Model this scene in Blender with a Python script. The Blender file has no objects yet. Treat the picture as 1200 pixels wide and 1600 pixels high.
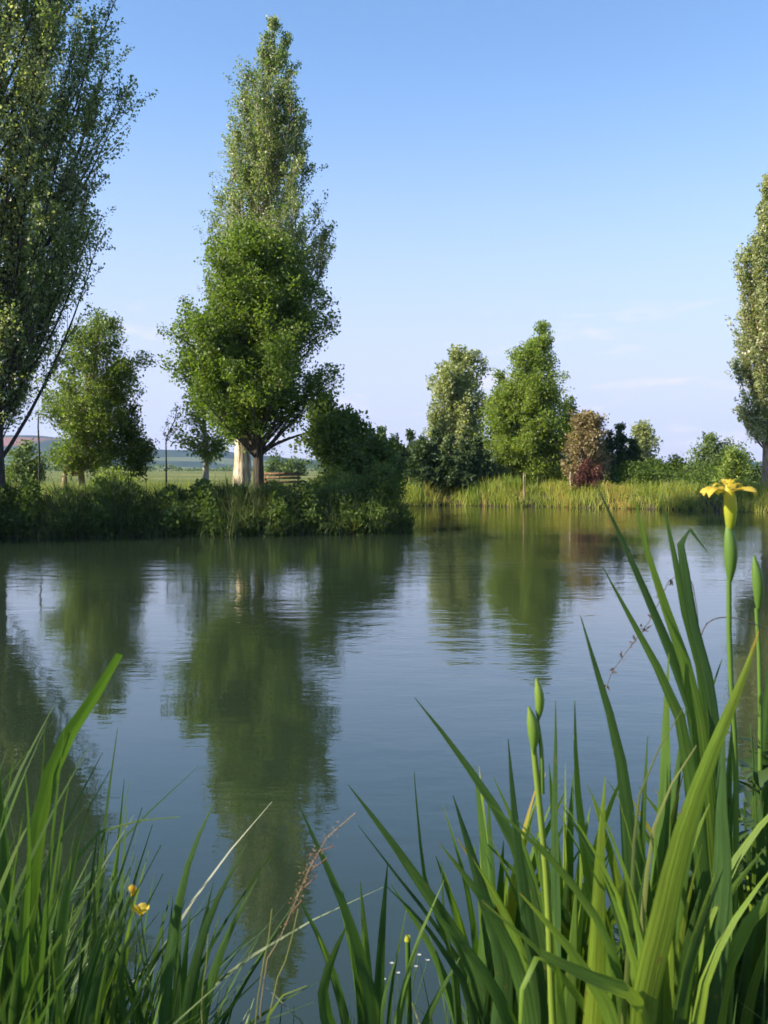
import bpy, math, random
import numpy as np
from mathutils import Vector

random.seed(7)
rng = np.random.default_rng(7)
R = math.radians
scene = bpy.context.scene
col = scene.collection

# ------------------------------------------------------------------ camera, sky, sun, exposure
FPX = 1600.0                       # focal length in pixels of the 1200 x 1600 photograph
CAM_Z = 2.0                        # eye height above the water
HORIZON = 732.0
PITCH = math.atan((800 - HORIZON) / FPX)
cam_data = bpy.data.cameras.new('camera')
cam = bpy.data.objects.new('camera', cam_data)
col.objects.link(cam)
cam.location = (0, 0, CAM_Z)
cam.rotation_euler = (math.pi / 2 - PITCH, 0, 0)
cam_data.sensor_fit = 'VERTICAL'
cam_data.sensor_height = 36.0
cam_data.lens = 36.0 * FPX / 1600.0
cam_data.clip_start = 0.05
cam_data.clip_end = 9000
cam_data.dof.use_dof = True
cam_data.dof.focus_distance = 4.5
cam_data.dof.aperture_fstop = 36.0 / 3.8      # a compact camera: about 3.8 mm of aperture
scene.camera = cam

SUN_AZ, SUN_EL = R(-106), R(31)
SUN_DIR = Vector((math.sin(SUN_AZ) * math.cos(SUN_EL), math.cos(SUN_AZ) * math.cos(SUN_EL), math.sin(SUN_EL)))
world = bpy.data.worlds.new('World')
scene.world = world
world.use_nodes = True
wt = world.node_tree
for n in list(wt.nodes):
    wt.nodes.remove(n)
w_out = wt.nodes.new('ShaderNodeOutputWorld')
w_bg = wt.nodes.new('ShaderNodeBackground')
w_bg.inputs[1].default_value = 0.102
sky = wt.nodes.new('ShaderNodeTexSky')
sky.sky_type = 'NISHITA'
sky.sun_disc = False
sky.sun_elevation = SUN_EL
sky.sun_rotation = SUN_AZ
sky.air_density = 1.0
sky.dust_density = 0.3
sky.ozone_density = 4.6
tc = wt.nodes.new('ShaderNodeTexCoord')
sep = wt.nodes.new('ShaderNodeSeparateXYZ')
wt.links.new(tc.outputs['Generated'], sep.inputs[0])
# pale evening air towards the horizon, the same all round
mr = wt.nodes.new('ShaderNodeMapRange')
mr.interpolation_type = 'SMOOTHERSTEP'
mr.inputs['From Min'].default_value = 0.42
mr.inputs['From Max'].default_value = -0.04
mr.inputs['To Min'].default_value = 0.0
mr.inputs['To Max'].default_value = 0.93
wt.links.new(sep.outputs['Z'], mr.inputs['Value'])
mixh = wt.nodes.new('ShaderNodeMix')
mixh.data_type = 'RGBA'
mixh.inputs['B'].default_value = (2.82, 2.82, 3.85, 1)
wt.links.new(mr.outputs[0], mixh.inputs['Factor'])
wt.links.new(sky.outputs[0], mixh.inputs['A'])
# faint flat clouds low over the horizon
mp = wt.nodes.new('ShaderNodeMapping')
mp.inputs['Scale'].default_value = (9.0, 9.0, 42.0)
mp.inputs['Location'].default_value = (1.7, 0.4, 0.35)
wt.links.new(tc.outputs['Generated'], mp.inputs[0])
cn = wt.nodes.new('ShaderNodeTexNoise')
cn.inputs['Scale'].default_value = 1.0
cn.inputs['Detail'].default_value = 9.0
cn.inputs['Roughness'].default_value = 0.55
wt.links.new(mp.outputs[0], cn.inputs['Vector'])
cr = wt.nodes.new('ShaderNodeMapRange')
cr.inputs['From Min'].default_value = 0.56
cr.inputs['From Max'].default_value = 0.68
wt.links.new(cn.outputs[0], cr.inputs['Value'])
ce = wt.nodes.new('ShaderNodeMapRange')
ce.interpolation_type = 'SMOOTHSTEP'
ce.inputs['From Min'].default_value = 0.20
ce.inputs['From Max'].default_value = 0.10
wt.links.new(sep.outputs['Z'], ce.inputs['Value'])
cm = wt.nodes.new('ShaderNodeMath')
cm.operation = 'MULTIPLY'
wt.links.new(cr.outputs[0], cm.inputs[0])
wt.links.new(ce.outputs[0], cm.inputs[1])
cm2 = wt.nodes.new('ShaderNodeMath')
cm2.operation = 'MULTIPLY'
cm2.inputs[1].default_value = 0.85
wt.links.new(cm.outputs[0], cm2.inputs[0])
mixc = wt.nodes.new('ShaderNodeMix')
mixc.data_type = 'RGBA'
mixc.inputs['B'].default_value = (3.75, 3.6, 4.0, 1)
wt.links.new(cm2.outputs[0], mixc.inputs['Factor'])
wt.links.new(mixh.outputs['Result'], mixc.inputs['A'])
wt.links.new(mixc.outputs['Result'], w_bg.inputs[0])
wt.links.new(w_bg.outputs[0], w_out.inputs[0])

sun_data = bpy.data.lights.new('sun', 'SUN')
sun_data.energy = 5.0
sun_data.angle = R(0.55)
sun_data.color = (1.0, 0.87, 0.68)
sun = bpy.data.objects.new('sun', sun_data)
col.objects.link(sun)
sun.rotation_euler = (-SUN_DIR).to_track_quat('-Z', 'Y').to_euler()
sun.location = (-40, 0, 40)

vs = scene.view_settings
vs.view_transform = 'Standard'
vs.look = 'None'
vs.gamma = 1.0
vs.use_curve_mapping = False
vs.exposure = 1.35
scene.render.engine = 'CYCLES'
scene.cycles.use_denoising = True
scene.cycles.max_bounces = 8
scene.cycles.diffuse_bounces = 5
scene.cycles.transmission_bounces = 6
scene.cycles.use_adaptive_sampling = True
scene.cycles.adaptive_threshold = 0.03
scene.cycles.transparent_max_bounces = 8
scene.cycles.caustics_reflective = False
scene.cycles.caustics_refractive = False
scene.cycles.volume_bounces = 0


# ------------------------------------------------------------------ helpers
def at(px, py, D):
    """world point that stands D metres in front of the camera in the direction of a photograph pixel"""
    xr, yr = (px - 600) / FPX, (800 - py) / FPX
    d = np.array([xr, math.cos(PITCH) + yr * math.sin(PITCH), -math.sin(PITCH) + yr * math.cos(PITCH)])
    return np.array([0, 0, CAM_Z]) + d * (D / d[1])


def tag(o, label=None, cat=None, group=None, kind=None):
    if label:
        o['label'] = label
    if cat:
        o['category'] = cat
    if group:
        o['group'] = group
    if kind:
        o['kind'] = kind
    return o


def empty(name, loc):
    o = bpy.data.objects.new(name, None)
    o.empty_display_size = 0.2
    col.objects.link(o)
    o.location = Vector([float(v) for v in loc])
    return o


def mesh_obj(name, V, Q, mat, parent=None, tint=None, T=None, smooth=True):
    """one mesh object from arrays: V verts (world), Q quads, T triangles, tint = one value per vertex"""
    V = np.asarray(V, dtype=np.float32).reshape(-1, 3)
    if parent is not None:
        V = V - np.array(parent_origin(parent), dtype=np.float32)
    me = bpy.data.meshes.new(name)
    me.vertices.add(len(V))
    me.vertices.foreach_set('co', V.ravel())
    Q = np.asarray(Q, dtype=np.int32).reshape(-1, 4) if Q is not None else np.zeros((0, 4), np.int32)
    T = np.asarray(T, dtype=np.int32).reshape(-1, 3) if T is not None else np.zeros((0, 3), np.int32)
    nl = Q.size + T.size
    me.loops.add(nl)
    me.loops.foreach_set('vertex_index', np.concatenate([Q.ravel(), T.ravel()]).astype(np.int32))
    me.polygons.add(len(Q) + len(T))
    starts = np.concatenate([np.arange(len(Q)) * 4, Q.size + np.arange(len(T)) * 3]).astype(np.int32)
    me.polygons.foreach_set('loop_start', starts)
    if smooth:
        me.polygons.foreach_set('use_smooth', np.ones(len(Q) + len(T), dtype=bool))
    me.update(calc_edges=True)
    if tint is not None:
        a = me.attributes.new('tint', 'FLOAT', 'POINT')
        a.data.foreach_set('value', np.asarray(tint, dtype=np.float32))
    me.materials.append(mat)
    o = bpy.data.objects.new(name, me)
    col.objects.link(o)
    if parent is not None:
        o.parent = parent
    return o


def parent_origin(p):
    x = np.zeros(3)
    while p is not None:
        x = x + np.array(p.location)
        p = p.parent
    return x


def unit(a):
    a = np.asarray(a, dtype=float)
    return a / np.maximum(np.linalg.norm(a, axis=-1, keepdims=True), 1e-9)


def catmull(P, n):
    """smooth curve through points P, n samples"""
    P = np.asarray(P, dtype=float)
    if len(P) == 2:
        t = np.linspace(0, 1, n)[:, None]
        return P[0] * (1 - t) + P[1] * t
    E = np.vstack([2 * P[0] - P[1], P, 2 * P[-1] - P[-2]])
    seg = np.linalg.norm(np.diff(P, axis=0), axis=1)
    cum = np.concatenate([[0], np.cumsum(seg)])
    s = np.linspace(0, cum[-1], n)
    k = np.clip(np.searchsorted(cum, s, side='right') - 1, 0, len(seg) - 1)
    t = ((s - cum[k]) / np.maximum(seg[k], 1e-9))[:, None]
    p0, p1, p2, p3 = E[k], E[k + 1], E[k + 2], E[k + 3]
    return 0.5 * (2 * p1 + (p2 - p0) * t + (2 * p0 - 5 * p1 + 4 * p2 - p3) * t ** 2 + (3 * p1 - p0 - 3 * p2 + p3) * t ** 3)


class Tubes:
    """collects tapered tubes into one mesh"""
    def __init__(self):
        self.V, self.Q, self.n = [], [], 0

    def add(self, path, rad, k=6, lump=0.0):
        path = np.asarray(path, dtype=float)
        m = len(path)
        rad = np.broadcast_to(np.asarray(rad, dtype=float), (m,))
        tan = unit(np.gradient(path, axis=0))
        ref = np.array([0.31, 0.95, 0.05]) if abs(tan[0][2]) > 0.5 else np.array([0.05, 0.1, 1.0])
        u = unit(np.cross(tan, ref))
        v = np.cross(tan, u)
        a = np.arange(k) * 2 * math.pi / k
        rr = rad[:, None, None] * (1 + lump * rng.normal(size=(m, k, 1)))
        ring = path[:, None, :] + rr * (np.cos(a)[None, :, None] * u[:, None, :] + np.sin(a)[None, :, None] * v[:, None, :])
        self.V.append(ring.reshape(-1, 3))
        i = (np.arange(m - 1) * k)[:, None]
        j = np.arange(k)[None, :]
        j2 = (j + 1) % k
        q = np.stack([i + j, i + j2, i + k + j2, i + k + j], axis=-1).reshape(-1, 4) + self.n
        self.Q.append(q)
        self.n += m * k

    def build(self, name, mat, parent=None):
        return mesh_obj(name, np.vstack(self.V), np.vstack(self.Q), mat, parent)


def leaf_cloud(C, L, aspect, droop=0.3, up=0.3, out=None, fold=0.12, spin=0.8):
    """leaf-shaped faces at points C: base, two shoulders, tip; folded along the midrib"""
    n = len(C)
    d = rng.normal(size=(n, 3)) * spin
    d[:, 2] -= droop
    if out is not None:
        d += out
    d = unit(d)
    nn = rng.normal(size=(n, 3))
    nn[:, 2] += up * 3
    s = unit(np.cross(nn, d))
    nn = np.cross(d, s)
    L = (L * rng.uniform(0.65, 1.3, n))[:, None]
    W = L * aspect
    b = C - d * L * 0.5
    mid = b + d * L * 0.42 - nn * W * fold
    V = np.stack([b, mid + s * W * 0.5 + nn * W * fold * 2, b + d * L, mid - s * W * 0.5 + nn * W * fold * 2], axis=1).reshape(-1, 3)
    Q = np.arange(n * 4).reshape(-1, 4)
    return V, Q


# ------------------------------------------------------------------ materials
def new_mat(name):
    m = bpy.data.materials.new(name)
    m.use_nodes = True
    nt = m.node_tree
    for n in list(nt.nodes):
        nt.nodes.remove(n)
    out = nt.nodes.new('ShaderNodeOutputMaterial')
    return m, nt, out


def ramp(nt, stops, src):
    r = nt.nodes.new('ShaderNodeValToRGB')
    els = r.color_ramp.elements
    while len(els) < len(stops):
        els.new(0.5)
    for e, (p, c) in zip(els, stops):
        e.position = p
        e.color = (*c, 1)
    nt.links.new(src, r.inputs[0])
    return r.outputs[0]


def leaf_mat(name, stops, transl=0.35, rough=0.5, spec=0.35, glow=1.6, stripes=False, gain=1.25):
    """leaf colour by the mesh's own tint; part of the light passes through the blade"""
    m, nt, out = new_mat(name)
    stops = [(p_, tuple(min(0.7, v * gain) for v in c_)) for p_, c_ in stops]
    a = nt.nodes.new('ShaderNodeAttribute')
    a.attribute_name = 'tint'
    src = a.outputs['Fac']
    c = ramp(nt, stops, src)
    vein = None
    if stripes:
        # parallel veins along the blade, slow colour drift and small brown flecks
        bl = nt.nodes.new('ShaderNodeAttribute')
        bl.attribute_name = 'blade'
        val = None
        for (sc_, det, lo, hi) in (((7.0, 1.2, 1.0), 3, 0.72, 1.28), ((1.2, 9.0, 1.0), 5, 0.78, 1.25)):
            mp_ = nt.nodes.new('ShaderNodeMapping')
            mp_.inputs['Scale'].default_value = sc_
            nt.links.new(bl.outputs['Vector'], mp_.inputs[0])
            nz = nt.nodes.new('ShaderNodeTexNoise')
            nz.inputs['Scale'].default_value = 1.0
            nz.inputs['Detail'].default_value = det
            nt.links.new(mp_.outputs[0], nz.inputs['Vector'])
            mrn = nt.nodes.new('ShaderNodeMapRange')
            mrn.inputs['From Min'].default_value = 0.3
            mrn.inputs['From Max'].default_value = 0.7
            mrn.inputs['To Min'].default_value = lo
            mrn.inputs['To Max'].default_value = hi
            nt.links.new(nz.outputs[0], mrn.inputs['Value'])
            if val is None:
                val, vein = mrn.outputs[0], nz.outputs[0]
            else:
                mm = nt.nodes.new('ShaderNodeMath')
                mm.operation = 'MULTIPLY'
                nt.links.new(val, mm.inputs[0])
                nt.links.new(mrn.outputs[0], mm.inputs[1])
                val = mm.outputs[0]
        hv = nt.nodes.new('ShaderNodeHueSaturation')
        nt.links.new(val, hv.inputs['Value'])
        nt.links.new(c, hv.inputs['Color'])
        mp_ = nt.nodes.new('ShaderNodeMapping')
        mp_.inputs['Scale'].default_value = (2.2, 38.0, 1.0)
        nt.links.new(bl.outputs['Vector'], mp_.inputs[0])
        nz = nt.nodes.new('ShaderNodeTexNoise')
        nz.inputs['Scale'].default_value = 1.0
        nz.inputs['Detail'].default_value = 4
        nt.links.new(mp_.outputs[0], nz.inputs['Vector'])
        mrn = nt.nodes.new('ShaderNodeMapRange')
        mrn.inputs['From Min'].default_value = 0.66
        mrn.inputs['From Max'].default_value = 0.74
        mrn.inputs['To Max'].default_value = 0.8
        nt.links.new(nz.outputs[0], mrn.inputs['Value'])
        fl_ = nt.nodes.new('ShaderNodeMix')
        fl_.data_type = 'RGBA'
        fl_.inputs['B'].default_value = (.16, .11, .035, 1)
        nt.links.new(mrn.outputs[0], fl_.inputs['Factor'])
        nt.links.new(hv.outputs[0], fl_.inputs['A'])
        c = fl_.outputs['Result']
    p = nt.nodes.new('ShaderNodeBsdfPrincipled')
    p.inputs['Roughness'].default_value = rough
    p.inputs['Specular IOR Level'].default_value = spec
    nt.links.new(c, p.inputs['Base Color'])
    if vein is not None:
        bp = nt.nodes.new('ShaderNodeBump')
        bp.inputs['Strength'].default_value = 0.5
        bp.inputs['Distance'].default_value = 0.002
        nt.links.new(vein, bp.inputs['Height'])
        nt.links.new(bp.outputs[0], p.inputs['Normal'])
    tr = nt.nodes.new('ShaderNodeBsdfTranslucent')
    g = nt.nodes.new('ShaderNodeMix')
    g.data_type = 'RGBA'
    g.blend_type = 'MULTIPLY'
    g.inputs['Factor'].default_value = 1.0
    g.inputs['B'].default_value = (glow * 1.1, glow * 1.15, glow * 0.5, 1)
    nt.links.new(c, g.inputs['A'])
    nt.links.new(g.outputs['Result'], tr.inputs[0])
    mx = nt.nodes.new('ShaderNodeMixShader')
    mx.inputs[0].default_value = transl
    nt.links.new(p.outputs[0], mx.inputs[1])
    nt.links.new(tr.outputs[0], mx.inputs[2])
    nt.links.new(mx.outputs[0], out.inputs[0])
    return m


def bark_mat(name, c1, c2, scale=14.0, stretch=0.16, rough=0.9):
    m, nt, out = new_mat(name)
    t = nt.nodes.new('ShaderNodeTexCoord')
    mpn = nt.nodes.new('ShaderNodeMapping')
    mpn.inputs['Scale'].default_value = (1, 1, stretch)
    nt.links.new(t.outputs['Object'], mpn.inputs[0])
    nz = nt.nodes.new('ShaderNodeTexNoise')
    nz.inputs['Scale'].default_value = scale
    nz.inputs['Detail'].default_value = 6
    nt.links.new(mpn.outputs[0], nz.inputs['Vector'])
    c = ramp(nt, [(0.35, c1), (0.65, c2)], nz.outputs[0])
    p = nt.nodes.new('ShaderNodeBsdfPrincipled')
    p.inputs['Roughness'].default_value = rough
    p.inputs['Specular IOR Level'].default_value = 0.2
    nt.links.new(c, p.inputs['Base Color'])
    b = nt.nodes.new('ShaderNodeBump')
    b.inputs['Strength'].default_value = 0.9
    b.inputs['Distance'].default_value = 0.05
    nt.links.new(nz.outputs[0], b.inputs['Height'])
    nt.links.new(b.outputs[0], p.inputs['Normal'])
    nt.links.new(p.outputs[0], out.inputs[0])
    return m


M = {}
M['poplar_leaf'] = leaf_mat('poplar_leaf', [(0, (.055, .095, .03)), (.55, (.10, .145, .045)), (.85, (.18, .21, .10)), (1, (.30, .32, .20))], .44, .42, .5)
M['poplar_pale'] = leaf_mat('poplar_pale', [(0, (.095, .13, .045)), (.5, (.16, .19, .08)), (.85, (.25, .27, .14)), (1, (.34, .34, .22))], .40, .45, .5)
M['maple_leaf'] = leaf_mat('maple_leaf', [(0, (.048, .085, .014)), (.6, (.085, .135, .020)), (1, (.14, .185, .032))], .42, .5, .35)
M['ash_leaf'] = leaf_mat('ash_leaf', [(0, (.055, .09, .018)), (.6, (.095, .14, .026)), (1, (.15, .19, .04))], .42, .5, .35)
M['alder_leaf'] = leaf_mat('alder_leaf', [(0, (.075, .115, .018)), (.6, (.13, .18, .030)), (1, (.20, .24, .05))], .45, .5, .35)
M['shrub_leaf'] = leaf_mat('shrub_leaf', [(0, (.03, .054, .014)), (.6, (.055, .09, .020)), (1, (.10, .14, .03))], .36, .6, .12)
M['light_shrub'] = leaf_mat('light_shrub', [(0, (.09, .14, .025)), (.6, (.15, .20, .04)), (1, (.22, .26, .06))], .40, .5, .3)
M['conifer_leaf'] = leaf_mat('conifer_leaf', [(0, (.022, .042, .014)), (.6, (.036, .064, .020)), (1, (.065, .098, .028))], .18, .6, .3)
M['copper_leaf'] = leaf_mat('copper_leaf', [(0, (.11, .085, .045)), (.5, (.165, .13, .07)), (1, (.22, .19, .10))], .30, .55, .3)
M['red_leaf'] = leaf_mat('red_leaf', [(0, (.05, .020, .020)), (.6, (.085, .032, .030)), (1, (.13, .075, .045))], .30, .5, .3)
M['far_leaf'] = leaf_mat('far_leaf', [(0, (.05, .085, .025)), (.6, (.08, .12, .035)), (1, (.12, .16, .05))], .30, .6, .2)
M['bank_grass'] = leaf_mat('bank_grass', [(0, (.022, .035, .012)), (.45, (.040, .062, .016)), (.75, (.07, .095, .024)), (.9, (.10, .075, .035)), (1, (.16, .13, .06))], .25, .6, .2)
M['reed_grass'] = leaf_mat('reed_grass', [(0, (.08, .12, .022)), (.35, (.15, .19, .036)), (.62, (.24, .25, .06)), (.8, (.32, .22, .085)), (1, (.36, .19, .10))], .40, .6, .2)
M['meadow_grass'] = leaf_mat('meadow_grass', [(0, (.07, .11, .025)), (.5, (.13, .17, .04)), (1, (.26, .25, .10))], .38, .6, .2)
M['iris_leaf'] = leaf_mat('iris_leaf', [(0, (.026, .060, .018)), (.4, (.042, .088, .016)), (.75, (.088, .145, .016)), (.93, (.14, .19, .02)), (1, (.30, .13, .03))], .38, .48, .3, 1.5, True)
M['grass_leaf'] = leaf_mat('grass_leaf', [(0, (.025, .055, .014)), (.5, (.05, .095, .018)), (.8, (.085, .13, .025)), (1, (.20, .20, .08))], .36, .45, .4, 1.5)
M['herb_leaf'] = leaf_mat('herb_leaf', [(0, (.018, .038, .012)), (.6, (.04, .075, .018)), (1, (.09, .13, .022))], .34, .5, .35)
M['dry_seed'] = leaf_mat('dry_seed', [(0, (.20, .085, .055)), (.5, (.28, .17, .11)), (1, (.34, .29, .19))], .25, .7, .2, gain=0.62)
M['dark_seed'] = leaf_mat('dark_seed', [(0, (.05, .04, .05)), (1, (.10, .09, .09))], .2, .7, .2)
M['yellow_petal'] = leaf_mat('yellow_petal', [(0, (.36, .22, .02)), (.4, (.54, .40, .05)), (1, (.62, .52, .12))], .5, .5, .25, 1.2, gain=1.0)
M['flower_tube'] = leaf_mat('flower_tube', [(0, (.12, .19, .02)), (.5, (.30, .34, .03)), (1, (.50, .46, .05))], .35, .45, .3, 1.3, gain=1.0)
M['bud_green'] = leaf_mat('bud_green', [(0, (.045, .10, .018)), (.6, (.09, .16, .025)), (1, (.16, .21, .03))], .25, .4, .4, 1.4)
M['white_flower'] = leaf_mat('white_flower', [(0, (.45, .45, .42)), (1, (.62, .62, .60))], .3, .6, .2, 1.0, gain=1.0)
M['bark_brown'] = bark_mat('bark_brown', (.028, .023, .019), (.095, .078, .06))
M['bark_dark'] = bark_mat('bark_dark', (.022, .019, .018), (.065, .055, .048))
M['bark_cream'] = bark_mat('bark_cream', (.13, .095, .06), (.62, .55, .43), 9.0, 0.14)
M['bark_grey'] = bark_mat('bark_grey', (.20, .19, .17), (.38, .36, .32))
M['bark_tan'] = bark_mat('bark_tan', (.14, .10, .065), (.32, .24, .155))
M['wood'] = bark_mat('wood', (.10, .065, .04), (.21, .14, .085), 9.0, 1.0)


def ground_material():
    m, nt, out = new_mat('ground')
    t = nt.nodes.new('ShaderNodeTexCoord')
    n1 = nt.nodes.new('ShaderNodeTexNoise')
    n1.inputs['Scale'].default_value = 0.05
    n1.inputs['Detail'].default_value = 8
    nt.links.new(t.outputs['Object'], n1.inputs['Vector'])
    n2 = nt.nodes.new('ShaderNodeTexNoise')
    n2.inputs['Scale'].default_value = 4.0
    n2.inputs['Detail'].default_value = 8
    nt.links.new(t.outputs['Object'], n2.inputs['Vector'])
    c1 = ramp(nt, [(0.35, (.085, .12, .03)), (.55, (.15, .17, .05)), (0.68, (.28, .24, .11))], n1.outputs[0])
    c2 = ramp(nt, [(0.3, (.45, .45, .45)), (0.7, (1.25, 1.25, 1.25))], n2.outputs[0])
    mx = nt.nodes.new('ShaderNodeMix')
    mx.data_type = 'RGBA'
    mx.blend_type = 'MULTIPLY'
    mx.inputs['Factor'].default_value = 1
    nt.links.new(c1, mx.inputs['A'])
    nt.links.new(c2, mx.inputs['B'])
    # bare dark mud by the water line
    sp = nt.nodes.new('ShaderNodeSeparateXYZ')
    nt.links.new(t.outputs['Object'], sp.inputs[0])
    mrn = nt.nodes.new('ShaderNodeMapRange')
    mrn.inputs['From Min'].default_value = 0.75
    mrn.inputs['From Max'].default_value = 0.35
    nt.links.new(sp.outputs['Z'], mrn.inputs['Value'])
    mud = nt.nodes.new('ShaderNodeMix')
    mud.data_type = 'RGBA'
    mud.inputs['B'].default_value = (.045, .036, .024, 1)
    nt.links.new(mrn.outputs[0], mud.inputs['Factor'])
    nt.links.new(mx.outputs['Result'], mud.inputs['A'])
    p = nt.nodes.new('ShaderNodeBsdfPrincipled')
    p.inputs['Roughness'].default_value = 0.95
    p.inputs['Specular IOR Level'].default_value = 0.1
    nt.links.new(mud.outputs['Result'], p.inputs['Base Color'])
    b = nt.nodes.new('ShaderNodeBump')
    b.inputs['Strength'].default_value = 0.6
    b.inputs['Distance'].default_value = 0.06
    nt.links.new(n2.outputs[0], b.inputs['Height'])
    nt.links.new(b.outputs[0], p.inputs['Normal'])
    nt.links.new(p.outputs[0], out.inputs[0])
    return m


def water_material():
    m, nt, out = new_mat('pond_water')
    t = nt.nodes.new('ShaderNodeTexCoord')
    hs = []
    for (sx, sy, det, amp) in ((1.3, 2.4, 3, 0.0050), (5.0, 10.0, 3, 0.0018), (0.35, 0.5, 2, 0.005)):
        mpn = nt.nodes.new('ShaderNodeMapping')
        mpn.inputs['Scale'].default_value = (sx, sy, 1)
        mpn.inputs['Rotation'].default_value = (0, 0, 0.12)
        nt.links.new(t.outputs['Object'], mpn.inputs[0])
        nz = nt.nodes.new('ShaderNodeTexNoise')
        nz.inputs['Scale'].default_value = 1.0
        nz.inputs['Detail'].default_value = det
        nt.links.new(mpn.outputs[0], nz.inputs['Vector'])
        mm = nt.nodes.new('ShaderNodeMath')
        mm.operation = 'MULTIPLY'
        mm.inputs[1].default_value = amp
        nt.links.new(nz.outputs[0], mm.inputs[0])
        hs.append(mm.outputs[0])
    # the small ripples come and go in patches of breeze
    pz = nt.nodes.new('ShaderNodeTexNoise')
    pz.inputs['Scale'].default_value = 0.13
    nt.links.new(t.outputs['Object'], pz.inputs['Vector'])
    pr = nt.nodes.new('ShaderNodeMapRange')
    pr.inputs['From Min'].default_value = 0.38
    pr.inputs['From Max'].default_value = 0.62
    pr.inputs['To Min'].default_value = 0.25
    pr.inputs['To Max'].default_value = 1.2
    nt.links.new(pz.outputs[0], pr.inputs['Value'])
    s1 = nt.nodes.new('ShaderNodeMath')
    nt.links.new(hs[0], s1.inputs[0])
    nt.links.new(hs[1], s1.inputs[1])
    # sheltered and calm under the near bank, ruffled farther out
    sy_ = nt.nodes.new('ShaderNodeSeparateXYZ')
    nt.links.new(t.outputs['Object'], sy_.inputs[0])
    wr = nt.nodes.new('ShaderNodeMapRange')
    wr.interpolation_type = 'SMOOTHSTEP'
    wr.inputs['From Min'].default_value = 6.0
    wr.inputs['From Max'].default_value = 24.0
    wr.inputs['To Min'].default_value = 0.8
    wr.inputs['To Max'].default_value = 2.6
    nt.links.new(sy_.outputs['Y'], wr.inputs['Value'])
    wm = nt.nodes.new('ShaderNodeMath')
    wm.operation = 'MULTIPLY'
    nt.links.new(wr.outputs[0], wm.inputs[0])
    nt.links.new(pr.outputs[0], wm.inputs[1])
    s1m = nt.nodes.new('ShaderNodeMath')
    s1m.operation = 'MULTIPLY'
    nt.links.new(s1.outputs[0], s1m.inputs[0])
    nt.links.new(wm.outputs[0], s1m.inputs[1])
    s2 = nt.nodes.new('ShaderNodeMath')
    nt.links.new(s1m.outputs[0], s2.inputs[0])
    nt.links.new(hs[2], s2.inputs[1])
    b = nt.nodes.new('ShaderNodeBump')
    b.inputs['Strength'].default_value = 1.0
    b.inputs['Distance'].default_value = 1.0
    nt.links.new(s2.outputs[0], b.inputs['Height'])
    p = nt.nodes.new('ShaderNodeBsdfPrincipled')
    p.inputs['Base Color'].default_value = (.017, .028, .015, 1)
    p.inputs['Roughness'].default_value = 0.02
    p.inputs['IOR'].default_value = 1.6
    nt.links.new(b.outputs[0], p.inputs['Normal'])
    nt.links.new(p.outputs[0], out.inputs[0])
    return m


def hill_material():
    m, nt, out = new_mat('hills')
    t = nt.nodes.new('ShaderNodeTexCoord')
    vz = nt.nodes.new('ShaderNodeTexVoronoi')
    vz.inputs['Scale'].default_value = 0.006
    nt.links.new(t.outputs['Object'], vz.inputs['Vector'])
    sepc = nt.nodes.new('ShaderNodeSeparateColor')
    nt.links.new(vz.outputs['Color'], sepc.inputs[0])
    c = ramp(nt, [(0.0, (.02, .035, .018)), (.55, (.03, .05, .024)), (.7, (.07, .10, .04)), (.84, (.10, .12, .05))], sepc.outputs[0])
    # one ploughed red field high on the slope
    sx = nt.nodes.new('ShaderNodeSeparateXYZ')
    nt.links.new(t.outputs['Object'], sx.inputs[0])
    fac = None
    for ax, lo, hi in (('X', -690, -720), ('Z', 44, 46), ('Z', 68, 65)):
        q = nt.nodes.new('ShaderNodeMapRange')
        q.inputs['From Min'].default_value = lo
        q.inputs['From Max'].default_value = hi
        nt.links.new(sx.outputs[ax], q.inputs['Value'])
        if fac is None:
            fac = q.outputs[0]
        else:
            mm = nt.nodes.new('ShaderNodeMath')
            mm.operation = 'MULTIPLY'
            nt.links.new(fac, mm.inputs[0])
            nt.links.new(q.outputs[0], mm.inputs[1])
            fac = mm.outputs[0]
    fm = nt.nodes.new('ShaderNodeMix')
    fm.data_type = 'RGBA'
    fm.inputs['B'].default_value = (.24, .11, .07, 1)
    nt.links.new(fac, fm.inputs['Factor'])
    nt.links.new(c, fm.inputs['A'])
    c = fm.outputs['Result']
    p = nt.nodes.new('ShaderNodeBsdfPrincipled')
    p.inputs['Roughness'].default_value = 1.0
    p.inputs['Specular IOR Level'].default_value = 0.0
    nt.links.new(c, p.inputs['Base Color'])
    nt.links.new(p.outputs[0], out.inputs[0])
    return m


# ------------------------------------------------------------------ the pond, the ground, the hills
POND = np.array([(0.3, 31.6), (0.7, 33.2), (-0.2, 37.5), (-0.6, 46), (0.8, 54.6), (3.5, 55.4), (8, 53.8), (13, 50.2), (17.5, 46.6), (22, 43.6), (28, 40), (33, 30),
                 (32, 14), (24, 5.5), (12, 3.3), (4, 3.0), (1.2, 3.05), (0.2, 2.9), (-1.5, 3.1), (-8, 3.4), (-11.5, 5), (-13.6, 10), (-14.2, 18), (-14.0, 26),
                 (-13, 28.8), (-10.8, 29.6), (-7, 29.8), (-3.2, 30.4), (-0.8, 30.7)])


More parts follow.
